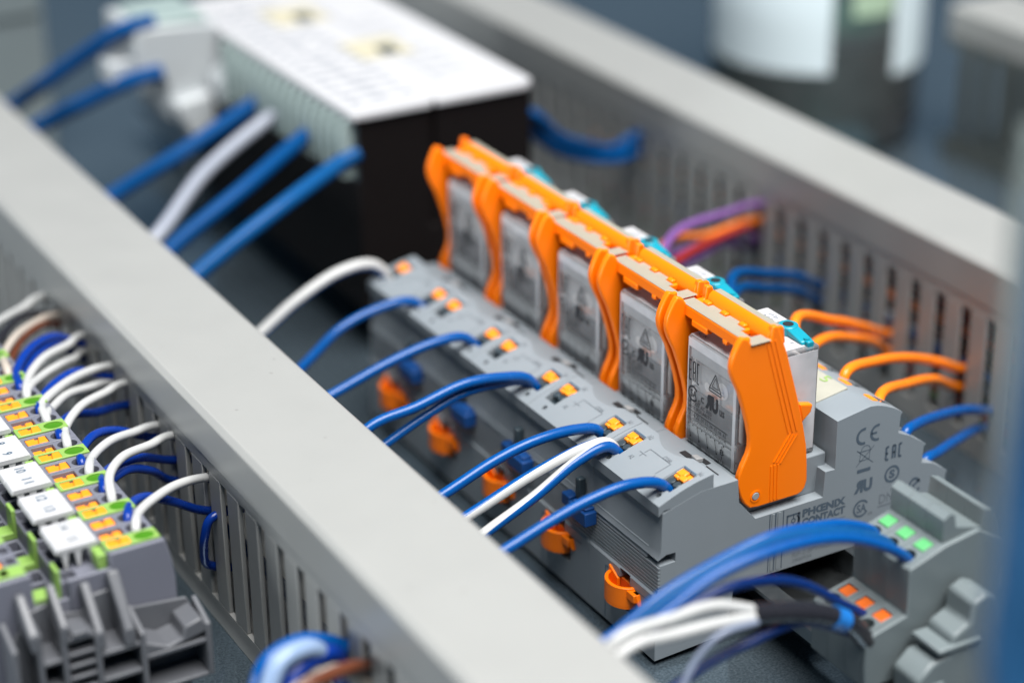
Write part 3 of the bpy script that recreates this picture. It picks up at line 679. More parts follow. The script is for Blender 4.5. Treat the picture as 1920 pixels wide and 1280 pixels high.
# ------------------------------------------------------------------ numbered feed-through terminals (left)
YT = 37.4
def make_terminal():
    t = thing('terminal_block', 'x', 'terminal block', (-141, YT, 16), 'numbered grey and green terminals in a row')
    prof = [(-165, 50), (-149.3, 50), (-149.3, 41), (-142.3, 41), (-142.3, 45.6), (-131.2, 45.6), (-131.2, 50), (-118.2, 50), (-117.0, 45), (-116.4, 40), (-116.4, 34),
            (-118, 27), (-121, 20), (-121, 16), (-161, 16), (-165, 40)]
    body = MB().prism(prof, 'y', YT + .04, YT + 15.56).build('body', 'terminal_grey', t)
    cut = MB()
    for k, yc in enumerate((2.6, 7.8, 13.0)):
        y = YT + yc
        cut.box(-130.3, -124.8, y - 1.8, y + 1.8, 46.0, 52); cut.box(-158.2, -152.7, y - 1.8, y + 1.8, 46.0, 52)
        if k:
            cut.cyl((-121.5, y), 'z', (2.45, 2.1), 40, 52, 28); cut.cyl((-161.5, y), 'z', (2.3, 2.0), 40, 52, 20)
            cut.box(-148.7, -143.0, y - 2.1, y + 2.1, 34, 44)
            cut.box(-152.0, -149.9, y - 1.5, y + 1.5, 46, 52)
        cut.box(-141.4, -138.2, y - 1.9, y + 1.9, 38, 47)
        if k: cut.box(-170, -110, y - 2.72, y - 2.48, 49.5, 52)
    carve(body, cut)
    bv = body.modifiers.new('bevel', 'BEVEL'); bv.width = .22 * S; bv.segments = 2; bv.limit_method = 'ANGLE'; bv.angle_limit = R(50)
    g = MB().box(-131.1, -118.4, YT + .25, YT + 4.95, 50.02, 50.55).build('earth_strip', 'green_light', t)
    carve(g, MB().box(-130.1, -125.0, YT + .9, YT + 4.3, 49, 52).cyl((-121.5, YT + 2.6), 'z', (2.4, 1.95), 49, 52, 28))
    bv = g.modifiers.new('bevel', 'BEVEL'); bv.width = .15 * S; bv.segments = 2; bv.limit_method = 'ANGLE'; bv.angle_limit = R(50)
    MB().cyl((-121.5, YT + 2.6), 'z', (2.7, 2.2), 49.7, 50.12, 24).build('earth_funnel', 'green_dark', t)
    MB().box(-156, -149.5, YT + .25, YT + 4.95, 50.02, 50.4).box(-149.0, -143.0, YT + .4, YT + 4.8, 41.05, 42.8).box(-143.2, -142.2, YT + .4, YT + 4.8, 41, 48.6) \
        .box(-133.4, -131.3, YT + .3, YT + 4.9, 45.7, 49.6).build('earth_foot', 'green_light', t, bevel=.2)
    for k, yc in enumerate((2.6, 7.8, 13.0)):
        y = YT + yc; d = (0.5, -.7, .1)[k]
        for xa in (-130.1, -158.0):
            MB().box(xa, xa + 5.1, y - 1.65, y + 1.65, 46.1, 49.3 + d).box(xa, xa + 2.4, y - 1.6, y + 1.6, 49.2 + d, 49.75 + d).prism([(xa + 2.7, y - 1.6), (xa + 5.1, y - 1.6), (xa + 5.1, y + 1.6), (xa + 3.4, y + 1.6)], 'z', 49.2 + d, 49.9 + d).build('release_button', 'orange_button', t, bevel=.15)
    # snap-in marker with two white tags on little legs
    for ya, yb in ((4.45, 10.15), (10.25, 16.0)):
        MB().prism([(-141.5, 50.6), (-141.1, 51.5), (-131.9, 51.5), (-131.5, 50.6), (-131.5, 49.9), (-141.5, 49.9)], 'y', YT + ya, YT + yb).build('marker_tag', 'label_white', t, bevel=.25)
    m = MB()
    for xa in (-140.2, -137.2, -134.0):
        for yy in (4.6, 15.0): m.prism([(xa, 50), (xa + 1.7, 50), (xa + 1.1, 45.8), (xa + .6, 45.8)], 'y', YT + yy, YT + yy + .8)
    m.build('marker_leg', 'label_white', t)
    return t
term0 = make_terminal(); terms = [term0]
for k in range(1, 9): terms.append(dup(term0, dy=15.6 * k))
for k, t in enumerate(terms):
    a, b = 14 - 2 * k, 15 - 2 * k
    t['label'] = ['nearest numbered terminal, its white tag faded', 'second numbered terminal from the front, with two sharp black numbers on its tag', 'third numbered terminal from the front, with sharp black numbers',
                  'fourth numbered terminal from the front, tag cut by the left edge', 'fifth numbered terminal from the front, slightly blurred', 'sixth numbered terminal from the front, blurred',
                  'seventh numbered terminal from the front, with the cream and brown wires', 'eighth numbered terminal from the front, with the black wire', 'farthest numbered terminal, at the left edge'][k]
    if a > 0:
        y = YT + 15.6 * k; p = Print((-136.5, 0, 51.5), (0, -1, 0), (1, 0, 0), lift=.06)
        for s, yc in ((a, 13.1), (b, 7.3)):
            w = 1.25 if s > 9 else .62
            p.text(str(s), -(y + yc) - w, -1.25, -(y + yc) + w, 1.25, .02)
        o = p.mb.build('print', 'ink_faint' if k == 0 else 'ink_blue', None, org=(-141, y, 16)); o.parent = t; o.location = (0, 0, 0)

t = thing('end_cover', 'flat grey end plate closing the near end of the numbered terminals', 'end cover', (-141, YT - 1.2, 16))
MB().prism([(-165, 50.2), (-149, 50.2), (-149, 42), (-141.2, 42), (-141.2, 46.5), (-131, 46.5), (-131, 50.3), (-118.0, 50.3), (-116.8, 45), (-116.2, 40), (-116.2, 34), (-117.8, 27), (-121, 20), (-121, 16.5), (-161, 16.5), (-165, 40)],
           'y', YT - 1.3, YT - .02).build('cover_plate', 'terminal_grey', t, bevel=.3)
MB().box(-141.05, -140.8, YT - 1.36, YT - 1, 34, 46).box(-149.2, -148.95, YT - 1.36, YT - 1, 30, 42).build('seam_line', 'dark_plastic', t)

# ------------------------------------------------------------------ clamp that ends the terminal row
def make_bracket():
    t = thing('end_bracket', 'grey ribbed plastic end bracket in the lower left corner', 'end bracket', (-136, 27, 8))
    yb, yf = 35.8, 26.4
    MB().prism([(-156, 34), (-151, 42), (-146.5, 43), (-146, 40), (-139, 38.5), (-137, 42.0), (-130.5, 42.5), (-128, 36), (-114.6, 34.6), (-112.8, 31), (-112.4, 18), (-116, 9), (-154, 9), (-157, 20)], 'y', yb - 1.0, yb).build('back_plate', 'bracket_grey', t, bevel=.3)
    # upright walls
    for x, za, zb in ((-157, 12, 40), (-151.6, 9.5, 42.5), (-146.1, 9.5, 41), (-138.6, 9.5, 38.5), (-128.3, 9.5, 35.5), (-112.9, 18, 33.2)):
        MB().prism([(yb - .9, za), (yb - .9, zb + 1.5), (yf, zb - 1.5), (yf, za)], 'x', x - .65, x + .65).build('wall_rib', 'bracket_grey', t, bevel=.3)
    for xa, xb, z, th in ((-145.4, -139.2, 37.4, 1.3), (-145.4, -139.2, 33.4, .9), (-145.4, -139.2, 30.4, .9), (-145.4, -139.2, 27.4, .9), (-145.4, -139.2, 24.2, .9), (-145.4, -139.2, 21, .9), (-145.4, -139.2, 17, .9),
                          (-151, -146.8, 33, 1.0), (-151, -146.8, 26, 1.0), (-138, -129, 31.4, 1.1), (-138, -129, 24.6, 1.1), (-138, -129, 17.5, 1.0), (-127.7, -113.5, 27.3, 1.1), (-127.7, -113.5, 18.3, 1.0), (-127.7, -118, 13.0, 1.0)):
        MB().box(xa, xb, yf + .2, yb - .9, z - th / 2, z + th / 2).build('cross_rib', 'bracket_grey', t, bevel=.25)
    # leaning prongs
    for x, za, zt, w in ((-152.0, 38, 47.0, 1.5), (-145.2, 38, 47.6, 1.3), (-137.4, 34, 45.6, 1.6), (-130.6, 33, 46.6, 2.0)):
        MB().prism([(yb, zt), (yb - 1.6, zt + .5), (yf - .2, za + 3.2), (yf - .2, za - 1), (yf + 2.4, za - 1.2), (yb, za + 2)], 'x', x - w, x + w * .35).build('prong', 'bracket_grey', t, bevel=.5, seg=3)
    MB().prism([(-128, 31.2), (-122.6, 28.6), (-119, 29.4), (-118.4, 32.2), (-114.4, 33.4), (-113.2, 31.5), (-113.2, 29.6), (-128, 26.4)], 'y', yf + .4, yb - .9).build('screw_boss', 'bracket_grey', t, bevel=.4)
    MB().box(-144.2, -140.4, yf - .3, yf + 4.8, 38.1, 39.2).build('top_ledge', 'bracket_grey', t, bevel=.25)
    return t
make_bracket()

# ------------------------------------------------------------------ two-tier terminals at the lower right
def make_tier(y0):
    t = thing('tier_terminal', 'x', 'terminal block', (35, y0, 16), 'two-tier grey terminals with green buttons')
    prof = [(15.5, 16), (12.8, 16.5), (12.4, 22), (12.6, 29.4), (13.2, 30.0), (23.8, 32.2), (23.5, 43.9), (24.2, 44.6), (33.6, 47.4), (33.4, 53.4), (35.2, 54.6), (36.6, 53.8), (37.2, 50.6), (44.6, 48.6), (45.0, 53.0), (47.4, 52.2), (48.6, 50.4), (50.4, 43.6),
            (49.8, 32.2), (59.6, 29.4), (59.8, 18), (57, 16)]
    b = MB().prism(prof, 'y', y0 + .05, y0 + 6.15).build('body', 'block_grey', t)
    cut = MB(); yc = y0 + 3.1; A = math.atan(2.8 / 9.4); B = math.atan(2.2 / 10.6)
    for (x, z, an) in ((26.2, 45.2, A), (15.6, 30.5, B)):
        k = len(cut.v); cut.cyl((0, 0), 'z', 2.0, -6, 2, 24); cut.xf(Matrix.Translation((x, yc, z)) @ Matrix.Rotation(-an, 4, 'Y'), k)
        k = len(cut.v); cut.box(2.8, 6.4, -1.9, 1.9, -2.2, 2); cut.xf(Matrix.Translation((x, yc, z)) @ Matrix.Rotation(-an, 4, 'Y'), k)
    carve(b, cut)
    bv = b.modifiers.new('bevel', 'BEVEL'); bv.width = .35 * S; bv.segments = 2; bv.limit_method = 'ANGLE'; bv.angle_limit = R(50)
    MB().box(2.95, 6.25, -1.75, 1.75, -2.1, .25).xf(Matrix.Translation((26.2, yc, 45.2)) @ Matrix.Rotation(-A, 4, 'Y')).build('upper_button', 'green_button', t, bevel=.2)
    MB().box(2.95, 6.25, -1.75, 1.75, -2.1, -.2).xf(Matrix.Translation((15.6, yc, 30.5)) @ Matrix.Rotation(-B, 4, 'Y')).build('lower_button', 'orange_dark', t, bevel=.2)
    return t
tier = make_tier(-50.7)
lab = ['two-tier grey terminal with green button, nearest of the three at the lower right', 'two-tier grey terminal with green button, middle of the three at the lower right', 'two-tier grey terminal with green button, closest to the relays']
tier['label'] = lab[0]
for k in (1, 2): dup(tier, dy=6.2 * k, label=lab[k])
t = thing('end_cover', 'dark blurred end plate on the near side of the two-tier terminals', 'end cover', (35, -52, 16))
MB().prism([(15.5, 16.2), (12.7, 16.5), (12.3, 22), (12.5, 29.8), (23.6, 32.3), (23.4, 44.4), (33.6, 47.7), (43, 49.0), (50.6, 44), (50, 32.4), (59.6, 29.6), (59.8, 18), (57, 16.2)], 'y', -52.1, -50.75).build('cover_plate', 'block_grey', t, bevel=.3)
t = thing('end_bracket', 'blurred grey end bracket in front of the two-tier terminals, lower right', 'end bracket', (35, -60, 8))
MB().prism([(20, 12), (19, 22), (23, 25.5), (27.5, 26), (28.5, 31), (33, 33), (33.5, 38), (37, 39.5), (40, 38), (41, 31), (50, 28), (51, 12)], 'y', -62.5, -53.5).build('bracket_body', 'block_grey', t, bevel=.8)
MB().box(20.5, 26.5, -63.2, -53.5, 18.4, 20.2).box(24, 36, -63.2, -53.4, 27.6, 29).build('cross_rib', 'block_grey', t, bevel=.4)

# ------------------------------------------------------------------ black box with white printed top and grey comb
t = thing('control_unit', 'big black box with a white printed top at the far end of the relays', 'control unit', (36, 192, 16))
b = MB().box(7.5, 68.0, 192, 326, 16.2, 79.6).build('housing', 'black_case', t, bevel=.6)
carve(b, MB().box(31.5, 34.2, 188, 193.6, 40, 79.0))
n = 8; rc = 4.5
poly = []
for cx, cy, a0 in ((68.8 - rc, 190.4 + rc, -90), (68.8 - rc, 330 - rc, 0), (5.0 + 1.5, 330 - 1.5, 90), (5.0 + 1.5, 190.4 + 1.5, 180)):
    rr = rc if cx > 30 else 1.5
    for i in range(n + 1):
        a = R(a0 + 90 * i / n); poly.append((cx + rr * math.cos(a), cy + rr * math.sin(a)))
top = MB().prism(poly, 'z', 79.7, 82.3).build('top_panel', 'label_white', t, bevel=.5)
carve(top, MB().box(32.0, 33.6, 188, 192.6, 70, 90))
m = Print((0, 0, 82.3), (1, 0, 0), (0, 1, 0), lift=.06)
rnd = random.Random(3)
for k in range(17):
    y = 200 + 7.0 * k
    m.line(9, y, 9 + rnd.uniform(3, 5), y, 1.8); m.line(16, y + 1, 16 + rnd.uniform(4, 9), y + 1, 1.5); m.line(27, y + 1.5, 27 + rnd.uniform(3, 6), y + 1.5, 1.4)
m.line(44, 206, 44, 300, .5)
for k in range(8): m.line(46, 214 + 9 * k, 46 + rnd.uniform(5, 12), 214 + 9 * k, .8)
m.build('ink_top', t)
for k, (xa, ya) in enumerate(((31.5, 236), (23.5, 284))):
    s = MB().box(xa, xa + 19, ya, ya + 20, 82.32, 82.75).build('sticker', 'sticker_cream', t, bevel=.1)
    MB().box(xa + 8, xa + 13.5, ya + 1.5, ya + 8.5, 82.76, 83.6).build('sticker_latch', 'dark_plastic', t, bevel=.3)
for k in range(16):
    y = 193.2 + 5.7 * k
    MB().prism([(2.0, 62.5), (2.6, 61.0), (7.6, 61.0), (7.6, 79.6), (4.0, 79.6), (2.0, 75)], 'y', y, y + 2.7).build('comb_tooth', 'comb_plastic', t, bevel=.3)
MB().box(6.4, 7.4, 192.4, 284, 60, 79.6).build('comb_back', 'dark_plastic', t)
MB().box(2.6, 7.4, 284.5, 287, 58, 80).build('comb_end', 'comb_plastic', t, bevel=.3)

t = thing('plug_connector', 'blurred white plug connector at the left of the black box', 'connector', (-8, 306, 50))
MB().prism([(-24, 86), (-24, 70), (-14, 66), (-14, 52), (-8, 50.5), (-3, 53), (-2, 60), (5, 57), (10, 60), (12, 70), (5, 84)], 'y', 296, 326).build('connector_body', 'white_plastic', t, bevel=1.2)
MB().box(-33, -23.5, 299, 310, 67, 75).build('latch', 'white_plastic', t, bevel=1.2)
MB().prism([(-14, 60), (-9, 46), (-3, 45), (1, 52), (0, 62)], 'y', 290, 297).prism([(0, 66), (2, 57), (8, 55), (10, 64), (8, 72)], 'y', 286, 297).build('lobe', 'white_plastic', t, bevel=1.5)
MB().box(-20, 2, 297, 324, 80, 87.5).build('cap', 'comb_plastic', t, bevel=1)
t = thing('grey_housing', 'blurred pale grey housing at the very top left, behind the wires', 'housing', (-34, 420, 0))
MB().box(-48, -17, 418, 450, .2, 96).build('case', 'block_grey', t, bevel=1.5)
MB().box(-46, -19, 416.5, 418, 60, 92).build('front_panel', 'block_grey', t, bevel=.6)

# ------------------------------------------------------------------ glass jar with pale label at the far right
t = thing('glass_jar', 'blurred round green glass jar with a pale label, behind the right duct', 'jar', (260, 295, 0))
cx, cy, rj = 260, 295, 42
def lathe(m, prof, n=48):
    k = len(m.v)
    for (r_, z) in prof:
        for i in range(n): m.v.append((cx + r_ * math.cos(2 * math.pi * i / n), cy + r_ * math.sin(2 * math.pi * i / n), z))
    for a in range(len(prof) - 1):
        for i in range(n):
            j = (i + 1) % n; m.f.append((k + a * n + i, k + a * n + j, k + (a + 1) * n + j, k + (a + 1) * n + i)); m.m.append(0)
    return m
lathe(MB(), [(1, .3), (36, .3), (40, 2), (42, 7), (42, 118), (38, 128), (30, 134), (30, 140)]).build('glass', 'green_glass', t)
lathe(MB(), [(.5, 14), (38, 14), (39, 16), (39, 44), (.5, 44)]).build('contents', 'jar_contents', t)
lathe(MB(), [(31, 133), (31, 146), (30, 147), (.5, 147)]).build('cap', 'dark_plastic', t, bevel=.3)
def wrap(a0, a1, z0, z1, name, mt):
    m = MB(); n = 20
    for r_ in (42.15, 42.4):
        for i in range(n + 1):
            a = R(a0 + (a1 - a0) * i / n)
            m.v += [(cx + r_ * math.cos(a), cy + r_ * math.sin(a), z0), (cx + r_ * math.cos(a), cy + r_ * math.sin(a), z1)]
    k = 2 * (n + 1)
    for i in range(n):
        m.f += [(2 * i, 2 * i + 1, 2 * i + 3, 2 * i + 2), (k + 2 * i, k + 2 * i + 2, k + 2 * i + 3, k + 2 * i + 1), (2 * i + 1, k + 2 * i + 1, k + 2 * i + 3, 2 * i + 3), (2 * i, 2 * i + 2, k + 2 * i + 2, k + 2 * i)]
    for i in (0, n): m.f.append((2 * i, k + 2 * i, k + 2 * i + 1, 2 * i + 1))
    m.m = [0] * len(m.f)
    return m.build(name, mt, t)
wrap(158, 240, 36, 112, 'label_panel', 'jar_label')
wrap(277, 318, 33, 112, 'label_panel', 'jar_label')
wrap(251, 275, 58, 112, 'paper_strip', 'jar_strip')
WIRES = {
    'a1': (1.4, 'blue', [(-1.2, 36.8, 41.5), (-3.4, 36.8, 46.8), (-9.6, 36.8, 48.6), (-21.8, 36.8, 48.5), (-32.4, 36.8, 46.4), (-44.3, 36.8, 41.9), (-62.0, 36.8, 35.3), (-74.0, 36.8, 29.3)]),
    'a2': (1.4, 'stripe', [(-1.2, 28.2, 41.5), (-5.6, 28.2, 47.7), (-11.8, 28.2, 48.2), (-26.9, 28.2, 44.8), (-44.6, 28.2, 38.9), (-62.0, 28.2, 33.1), (-74.0, 28.2, 27.1)]),
    'a3': (1.4, 'stripe', [(-1.2, 26.0, 41.5), (-7.0, 26.0, 48.1), (-15.4, 26.0, 46.3), (-28.2, 26.0, 40.3), (-40.8, 26.0, 34.4), (-62.0, 26.0, 24.5), (-74.0, 26.0, 18.5)]),
    'a4': (1.4, 'blue', [(-1.2, 4.4, 41.5), (-5.7, 4.4, 47.5), (-14.7, 4.4, 50.0), (-26.4, 4.4, 48.8), (-36.5, 4.4, 46.1), (-45.7, 4.4, 43.2), (-62.0, 4.4, 38.1), (-74.0, 4.4, 32.1)]),
    'a5': (1.4, 'blue', [(-1.2, 67.2, 41.5), (-5.7, 67.2, 48.8), (-13.6, 67.2, 51.2), (-24.6, 67.2, 51.7), (-38.4, 67.2, 48.8), (-50.5, 67.2, 47.1), (-62.0, 67.2, 40.0), (-74.0, 67.2, 34.0)]),
    'a6': (1.2, 'blue', [(-1.2, 68.6, 41.5), (-5.7, 68.6, 47.3), (-12.9, 68.6, 48.8), (-23.9, 68.6, 48.7), (-34.8, 68.6, 45.4), (-44.8, 68.6, 40.7), (-62.0, 68.6, 32.8), (-74.0, 68.6, 26.8)]),
    'a7': (1.4, 'blue', [(-1.2, 98.6, 41.5), (-7.5, 98.6, 48.4), (-15.7, 98.6, 49.2), (-28.6, 98.6, 47.3), (-44.6, 98.6, 42.2), (-62.0, 98.6, 36.6), (-74.0, 98.6, 30.6)]),
    'a8': (1.4, 'blue', [(-1.2, 129.4, 41.5), (-7.9, 129.4, 47.4), (-18.0, 129.4, 47.2), (-29.7, 129.4, 44.3), (-39.1, 129.4, 37.5), (-62.0, 129.4, 20.9), (-74.0, 129.4, 14.9)]),
    'a9': (1.7, 'stripe2', [(-1.2, 152.5, 41.5), (-8.1, 152.5, 50.1), (-18.4, 152.5, 50.2), (-32.1, 152.5, 44.9), (-42.5, 152.5, 38.1), (-62.0, 152.5, 25.4), (-74.0, 152.5, 19.4)]),
    'o1': (1.4, 'orange', [(60.0, 20.2, 48.0), (61.2, 20.8, 53.0), (77.5, 29.0, 49.4), (96.2, 38.0, 41.8), (115.8, 47.0, 32.1), (128.0, 51.5, 25.0), (138.0, 52.0, 22.0)]),
    'o2': (1.4, 'orange', [(60.0, 5.8, 48.0), (64.0, 10.0, 50.6), (82.9, 22.0, 44.3), (103.6, 35.0, 34.6), (128.0, 51.9, 18.9), (138.0, 52.5, 16.0)]),
    'o3': (1.4, 'orange', [(60.0, 36.0, 48.0), (62.1, 44.0, 58.2), (84.2, 56.0, 48.7), (105.6, 68.0, 37.0), (128.0, 83.8, 23.0), (138.0, 84.0, 20.0)]),
    'o4': (1.4, 'orange', [(60.0, 41.0, 48.0), (74.5, 48.0, 48.3), (97.1, 62.0, 37.6), (115.0, 74.0, 27.2), (128.0, 83.2, 17.5), (138.0, 84.0, 15.0)]),
    'b1': (1.4, 'blue', [(67.5, 4.2, 38.0), (68.4, 4.3, 41.6), (73.6, 7.0, 41.0), (89.5, 16.0, 35.4), (107.9, 26.0, 28.1), (128.0, 36.9, 17.7), (138.0, 37.0, 15.0)]),
    'b2': (1.4, 'blue', [(74.8, 4.2, 28.0), (75.6, 4.3, 31.4), (83.0, 8.0, 29.8), (97.7, 18.0, 25.2), (128.0, 38.4, 11.9), (138.0, 38.4, 9.0)]),
    'p0': (1.3, 'purple', [(60.0, 107.4, 50.0), (72.0, 116.4, 55.3), (100.0, 129.7, 52.0), (128.0, 149.0, 42.5), (140.0, 151.0, 38.5)]),
    'p1': (1.3, 'orange', [(60.0, 112.2, 50.0), (74.0, 121.2, 51.2), (102.0, 140.6, 40.4), (128.0, 150.2, 37.0), (140.0, 152.2, 33.0)]),
    'p2': (1.3, 'purple', [(60.0, 105.1, 50.0), (76.0, 114.1, 46.8), (104.0, 129.3, 44.0), (128.0, 151.4, 29.5), (140.0, 153.4, 25.5)]),
    'p3': (1.3, 'red', [(60.0, 105.4, 50.0), (78.0, 114.4, 49.7), (106.0, 129.4, 45.3), (128.0, 152.6, 33.0), (140.0, 154.6, 29.0)]),
    'p4': (1.3, 'purple', [(60.0, 113.9, 50.0), (80.0, 122.9, 46.2), (108.0, 143.1, 35.5), (128.0, 153.8, 26.0), (140.0, 155.8, 22.0)]),
    'q0': (1.5, 'bluefar', [(60.0, 68.0, 50.0), (67.3, 80.0, 56.0), (90.3, 94.0, 47.3), (112.1, 107.0, 36.2), (128.0, 117.4, 26.0), (140.0, 118.0, 23.0)]),
    'q1': (1.5, 'bluefar', [(60.0, 71.0, 50.0), (68.9, 80.0, 51.9), (90.5, 94.0, 42.5), (112.4, 107.0, 31.8), (128.0, 117.4, 21.0), (140.0, 118.0, 18.0)]),
    'r0': (1.6, 'bluefar', [(66.0, 230.0, 50.0), (74.0, 206.0, 63.5), (88.0, 214.4, 51.5), (103.0, 218.4, 43.1), (117.0, 220.3, 39.2), (128.0, 221.5, 41.0), (140.0, 222.0, 37.0)]),
    'r1': (1.6, 'bluefar', [(66.0, 230.0, 50.0), (74.0, 209.5, 59.7), (88.0, 210.9, 48.8), (103.0, 215.0, 41.8), (117.0, 216.8, 38.6), (128.0, 221.5, 37.0), (140.0, 222.0, 33.0)]),
    'r2': (1.6, 'bluefar', [(66.0, 230.0, 50.0), (74.0, 204.2, 66.8), (88.0, 207.5, 55.0), (103.0, 215.0, 46.6), (117.0, 220.3, 41.2), (128.0, 221.5, 43.5), (140.0, 222.0, 39.5)]),
    'c1': (2.6, 'bluefar', [(8.0, 260.5, 67.6), (3.5, 260.5, 66.1), (-26.2, 252.2, 57.1), (-52.0, 256.4, 44.9), (-62.0, 254.4, 42.0), (-72.0, 252.4, 32.0)]),
    'c2': (2.4, 'coldwhite', [(8.0, 246.3, 67.6), (3.5, 246.3, 66.1), (-26.2, 234.4, 56.4), (-52.0, 211.3, 47.9), (-62.0, 209.3, 42.0), (-72.0, 207.3, 32.0)]),
    'c3': (2.6, 'bluefar', [(8.0, 219.5, 69.4), (3.5, 219.5, 67.9), (-26.2, 204.1, 60.1), (-52.0, 198.1, 48.6), (-62.0, 196.1, 42.0), (-72.0, 194.1, 32.0)]),
    'c4': (2.6, 'blue2', [(8.0, 193.4, 68.8), (3.5, 193.4, 67.3), (-26.3, 182.4, 59.8), (-52.0, 178.7, 47.6), (-62.0, 176.7, 42.0), (-72.0, 174.7, 32.0)]),
    'c5': (2.8, 'bluefar', [(-16.0, 295.7, 70.0), (-26.0, 295.7, 69.0), (-38.0, 312.3, 58.4), (-52.0, 327.7, 47.1), (-62.0, 327.7, 42.0), (-72.0, 327.7, 34.0)]),
    'c6': (2.8, 'bluefar', [(-16.0, 299.2, 86.7), (-26.0, 299.2, 85.7), (-38.0, 326.1, 67.3), (-52.0, 354.4, 47.0), (-62.0, 354.4, 42.0), (-72.0, 354.4, 34.0)]),
    't0w': (1.15, 'white', [(-121.6, 45.2, 44.0), (-121.5, 45.3, 49.5), (-118.0, 52.2, 48.9), (-111.7, 59.1, 48.3), (-103.1, 66.1, 45.8), (-93.6, 73.1, 41.6), (-79.6, 75.1, 37.6)]),
    't0b': (1.15, 'blue3', [(-121.6, 50.4, 44.0), (-121.5, 50.5, 49.5), (-118.6, 56.4, 49.5), (-113.0, 62.4, 46.8), (-104.7, 68.3, 40.4), (-93.6, 74.3, 31.7), (-79.6, 76.3, 27.7)]),
    't1w': (1.15, 'white', [(-121.6, 60.8, 44.0), (-121.5, 60.9, 49.5), (-119.1, 69.4, 50.8), (-112.2, 78.1, 49.9), (-102.5, 86.7, 47.1), (-93.6, 95.3, 43.2), (-79.6, 97.3, 39.2)]),
    't1b': (1.15, 'blue3', [(-121.6, 66.0, 44.0), (-121.5, 66.1, 49.5), (-119.5, 73.6, 48.6), (-113.6, 81.2, 46.7), (-104.6, 88.9, 42.8), (-93.6, 96.5, 35.6), (-79.6, 98.5, 31.6)]),
    't1c': (1.15, 'blue3', [(-121.6, 66.6, 44.0), (-121.5, 66.7, 49.5), (-117.5, 74.1, 47.1), (-110.3, 81.6, 44.5), (-101.7, 89.0, 38.3), (-93.6, 96.5, 29.6), (-79.6, 98.5, 25.6)]),
    't2w': (1.15, 'white', [(-121.6, 76.4, 44.0), (-121.5, 76.5, 49.5), (-118.2, 83.9, 48.8), (-111.1, 91.4, 47.9), (-102.3, 98.9, 44.8), (-93.6, 106.4, 41.1), (-79.6, 108.4, 37.1)]),
    't2b': (1.15, 'blue3', [(-121.6, 81.6, 44.0), (-121.5, 81.7, 49.5), (-120.0, 88.1, 48.6), (-114.4, 94.6, 48.8), (-106.4, 101.1, 45.5), (-93.6, 107.6, 37.0), (-79.6, 109.6, 33.0)]),
    't3w': (1.15, 'white', [(-121.6, 92.0, 44.0), (-121.5, 92.1, 49.5), (-119.0, 101.2, 49.0), (-111.9, 110.3, 49.1), (-102.4, 119.4, 47.3), (-93.6, 128.6, 43.7), (-79.6, 130.6, 39.7)]),
    't3b': (1.15, 'blue3', [(-121.6, 97.2, 44.0), (-121.5, 97.3, 49.5), (-119.7, 105.3, 47.3), (-113.9, 113.5, 45.9), (-104.4, 121.7, 41.1), (-93.6, 129.8, 36.8), (-79.6, 131.8, 32.8)]),
    't4w': (1.15, 'white', [(-121.6, 107.6, 44.0), (-121.5, 107.7, 49.5), (-119.9, 115.6, 49.6), (-113.2, 123.7, 49.3), (-103.8, 131.7, 47.6), (-93.6, 139.7, 44.2), (-79.6, 141.7, 40.2)]),
    't4v': (1.15, 'white', [(-121.6, 108.4, 44.0), (-121.5, 108.5, 49.5), (-117.3, 116.2, 47.9), (-110.9, 124.0, 46.4), (-102.7, 131.9, 43.6), (-93.6, 139.7, 39.5), (-79.6, 141.7, 35.5)]),
    't4b': (1.15, 'blue3', [(-121.6, 112.8, 44.0), (-121.5, 112.9, 49.5), (-119.8, 119.5, 48.6), (-113.5, 126.2, 49.5), (-104.8, 133.0, 47.9), (-93.6, 139.7, 41.0), (-79.6, 141.7, 37.0)]),
    't5w': (1.15, 'white', [(-121.6, 123.2, 44.0), (-121.5, 123.3, 49.5), (-118.1, 132.9, 49.4), (-110.9, 142.6, 49.5), (-101.1, 152.2, 47.4), (-93.6, 161.9, 44.4), (-79.6, 163.9, 40.4)]),
    't5v': (1.15, 'white', [(-121.6, 124.0, 44.0), (-121.5, 124.1, 49.5), (-114.7, 133.5, 48.3), (-106.6, 143.0, 46.2), (-99.2, 152.4, 42.5), (-93.6, 161.9, 39.5), (-79.6, 163.9, 35.5)]),
    't5b': (1.15, 'blue3', [(-121.6, 128.4, 44.0), (-121.5, 128.5, 49.5), (-120.0, 136.8, 49.8), (-113.4, 145.2, 51.7), (-104.1, 153.5, 50.0), (-93.6, 161.9, 41.9), (-79.6, 163.9, 37.9)]),
    't5c': (1.15, 'blue3', [(-121.6, 129.2, 44.0), (-121.5, 129.3, 49.5), (-118.8, 137.7, 47.5), (-112.0, 146.1, 48.6), (-103.3, 154.6, 47.0), (-93.6, 163.1, 37.0), (-79.6, 165.1, 33.0)]),
    't6w': (1.15, 'cream', [(-121.6, 138.8, 44.0), (-121.5, 138.9, 49.5), (-119.0, 150.1, 48.7), (-112.1, 161.4, 48.8), (-103.4, 172.8, 46.2), (-93.6, 184.1, 42.0), (-79.6, 186.1, 38.0)]),
    't6b': (1.15, 'brown', [(-121.6, 140.0, 44.0), (-121.5, 140.1, 49.5), (-117.9, 151.0, 46.5), (-111.0, 162.0, 46.6), (-101.9, 173.1, 44.6), (-93.6, 184.1, 39.0), (-79.6, 186.1, 35.0)]),
    't7k': (1.15, 'black', [(-121.6, 154.0, 44.0), (-121.5, 154.1, 49.5), (-117.3, 161.5, 48.4), (-111.2, 169.0, 48.7), (-103.5, 176.6, 47.5), (-93.6, 184.1, 42.0), (-79.6, 186.1, 38.0)]),
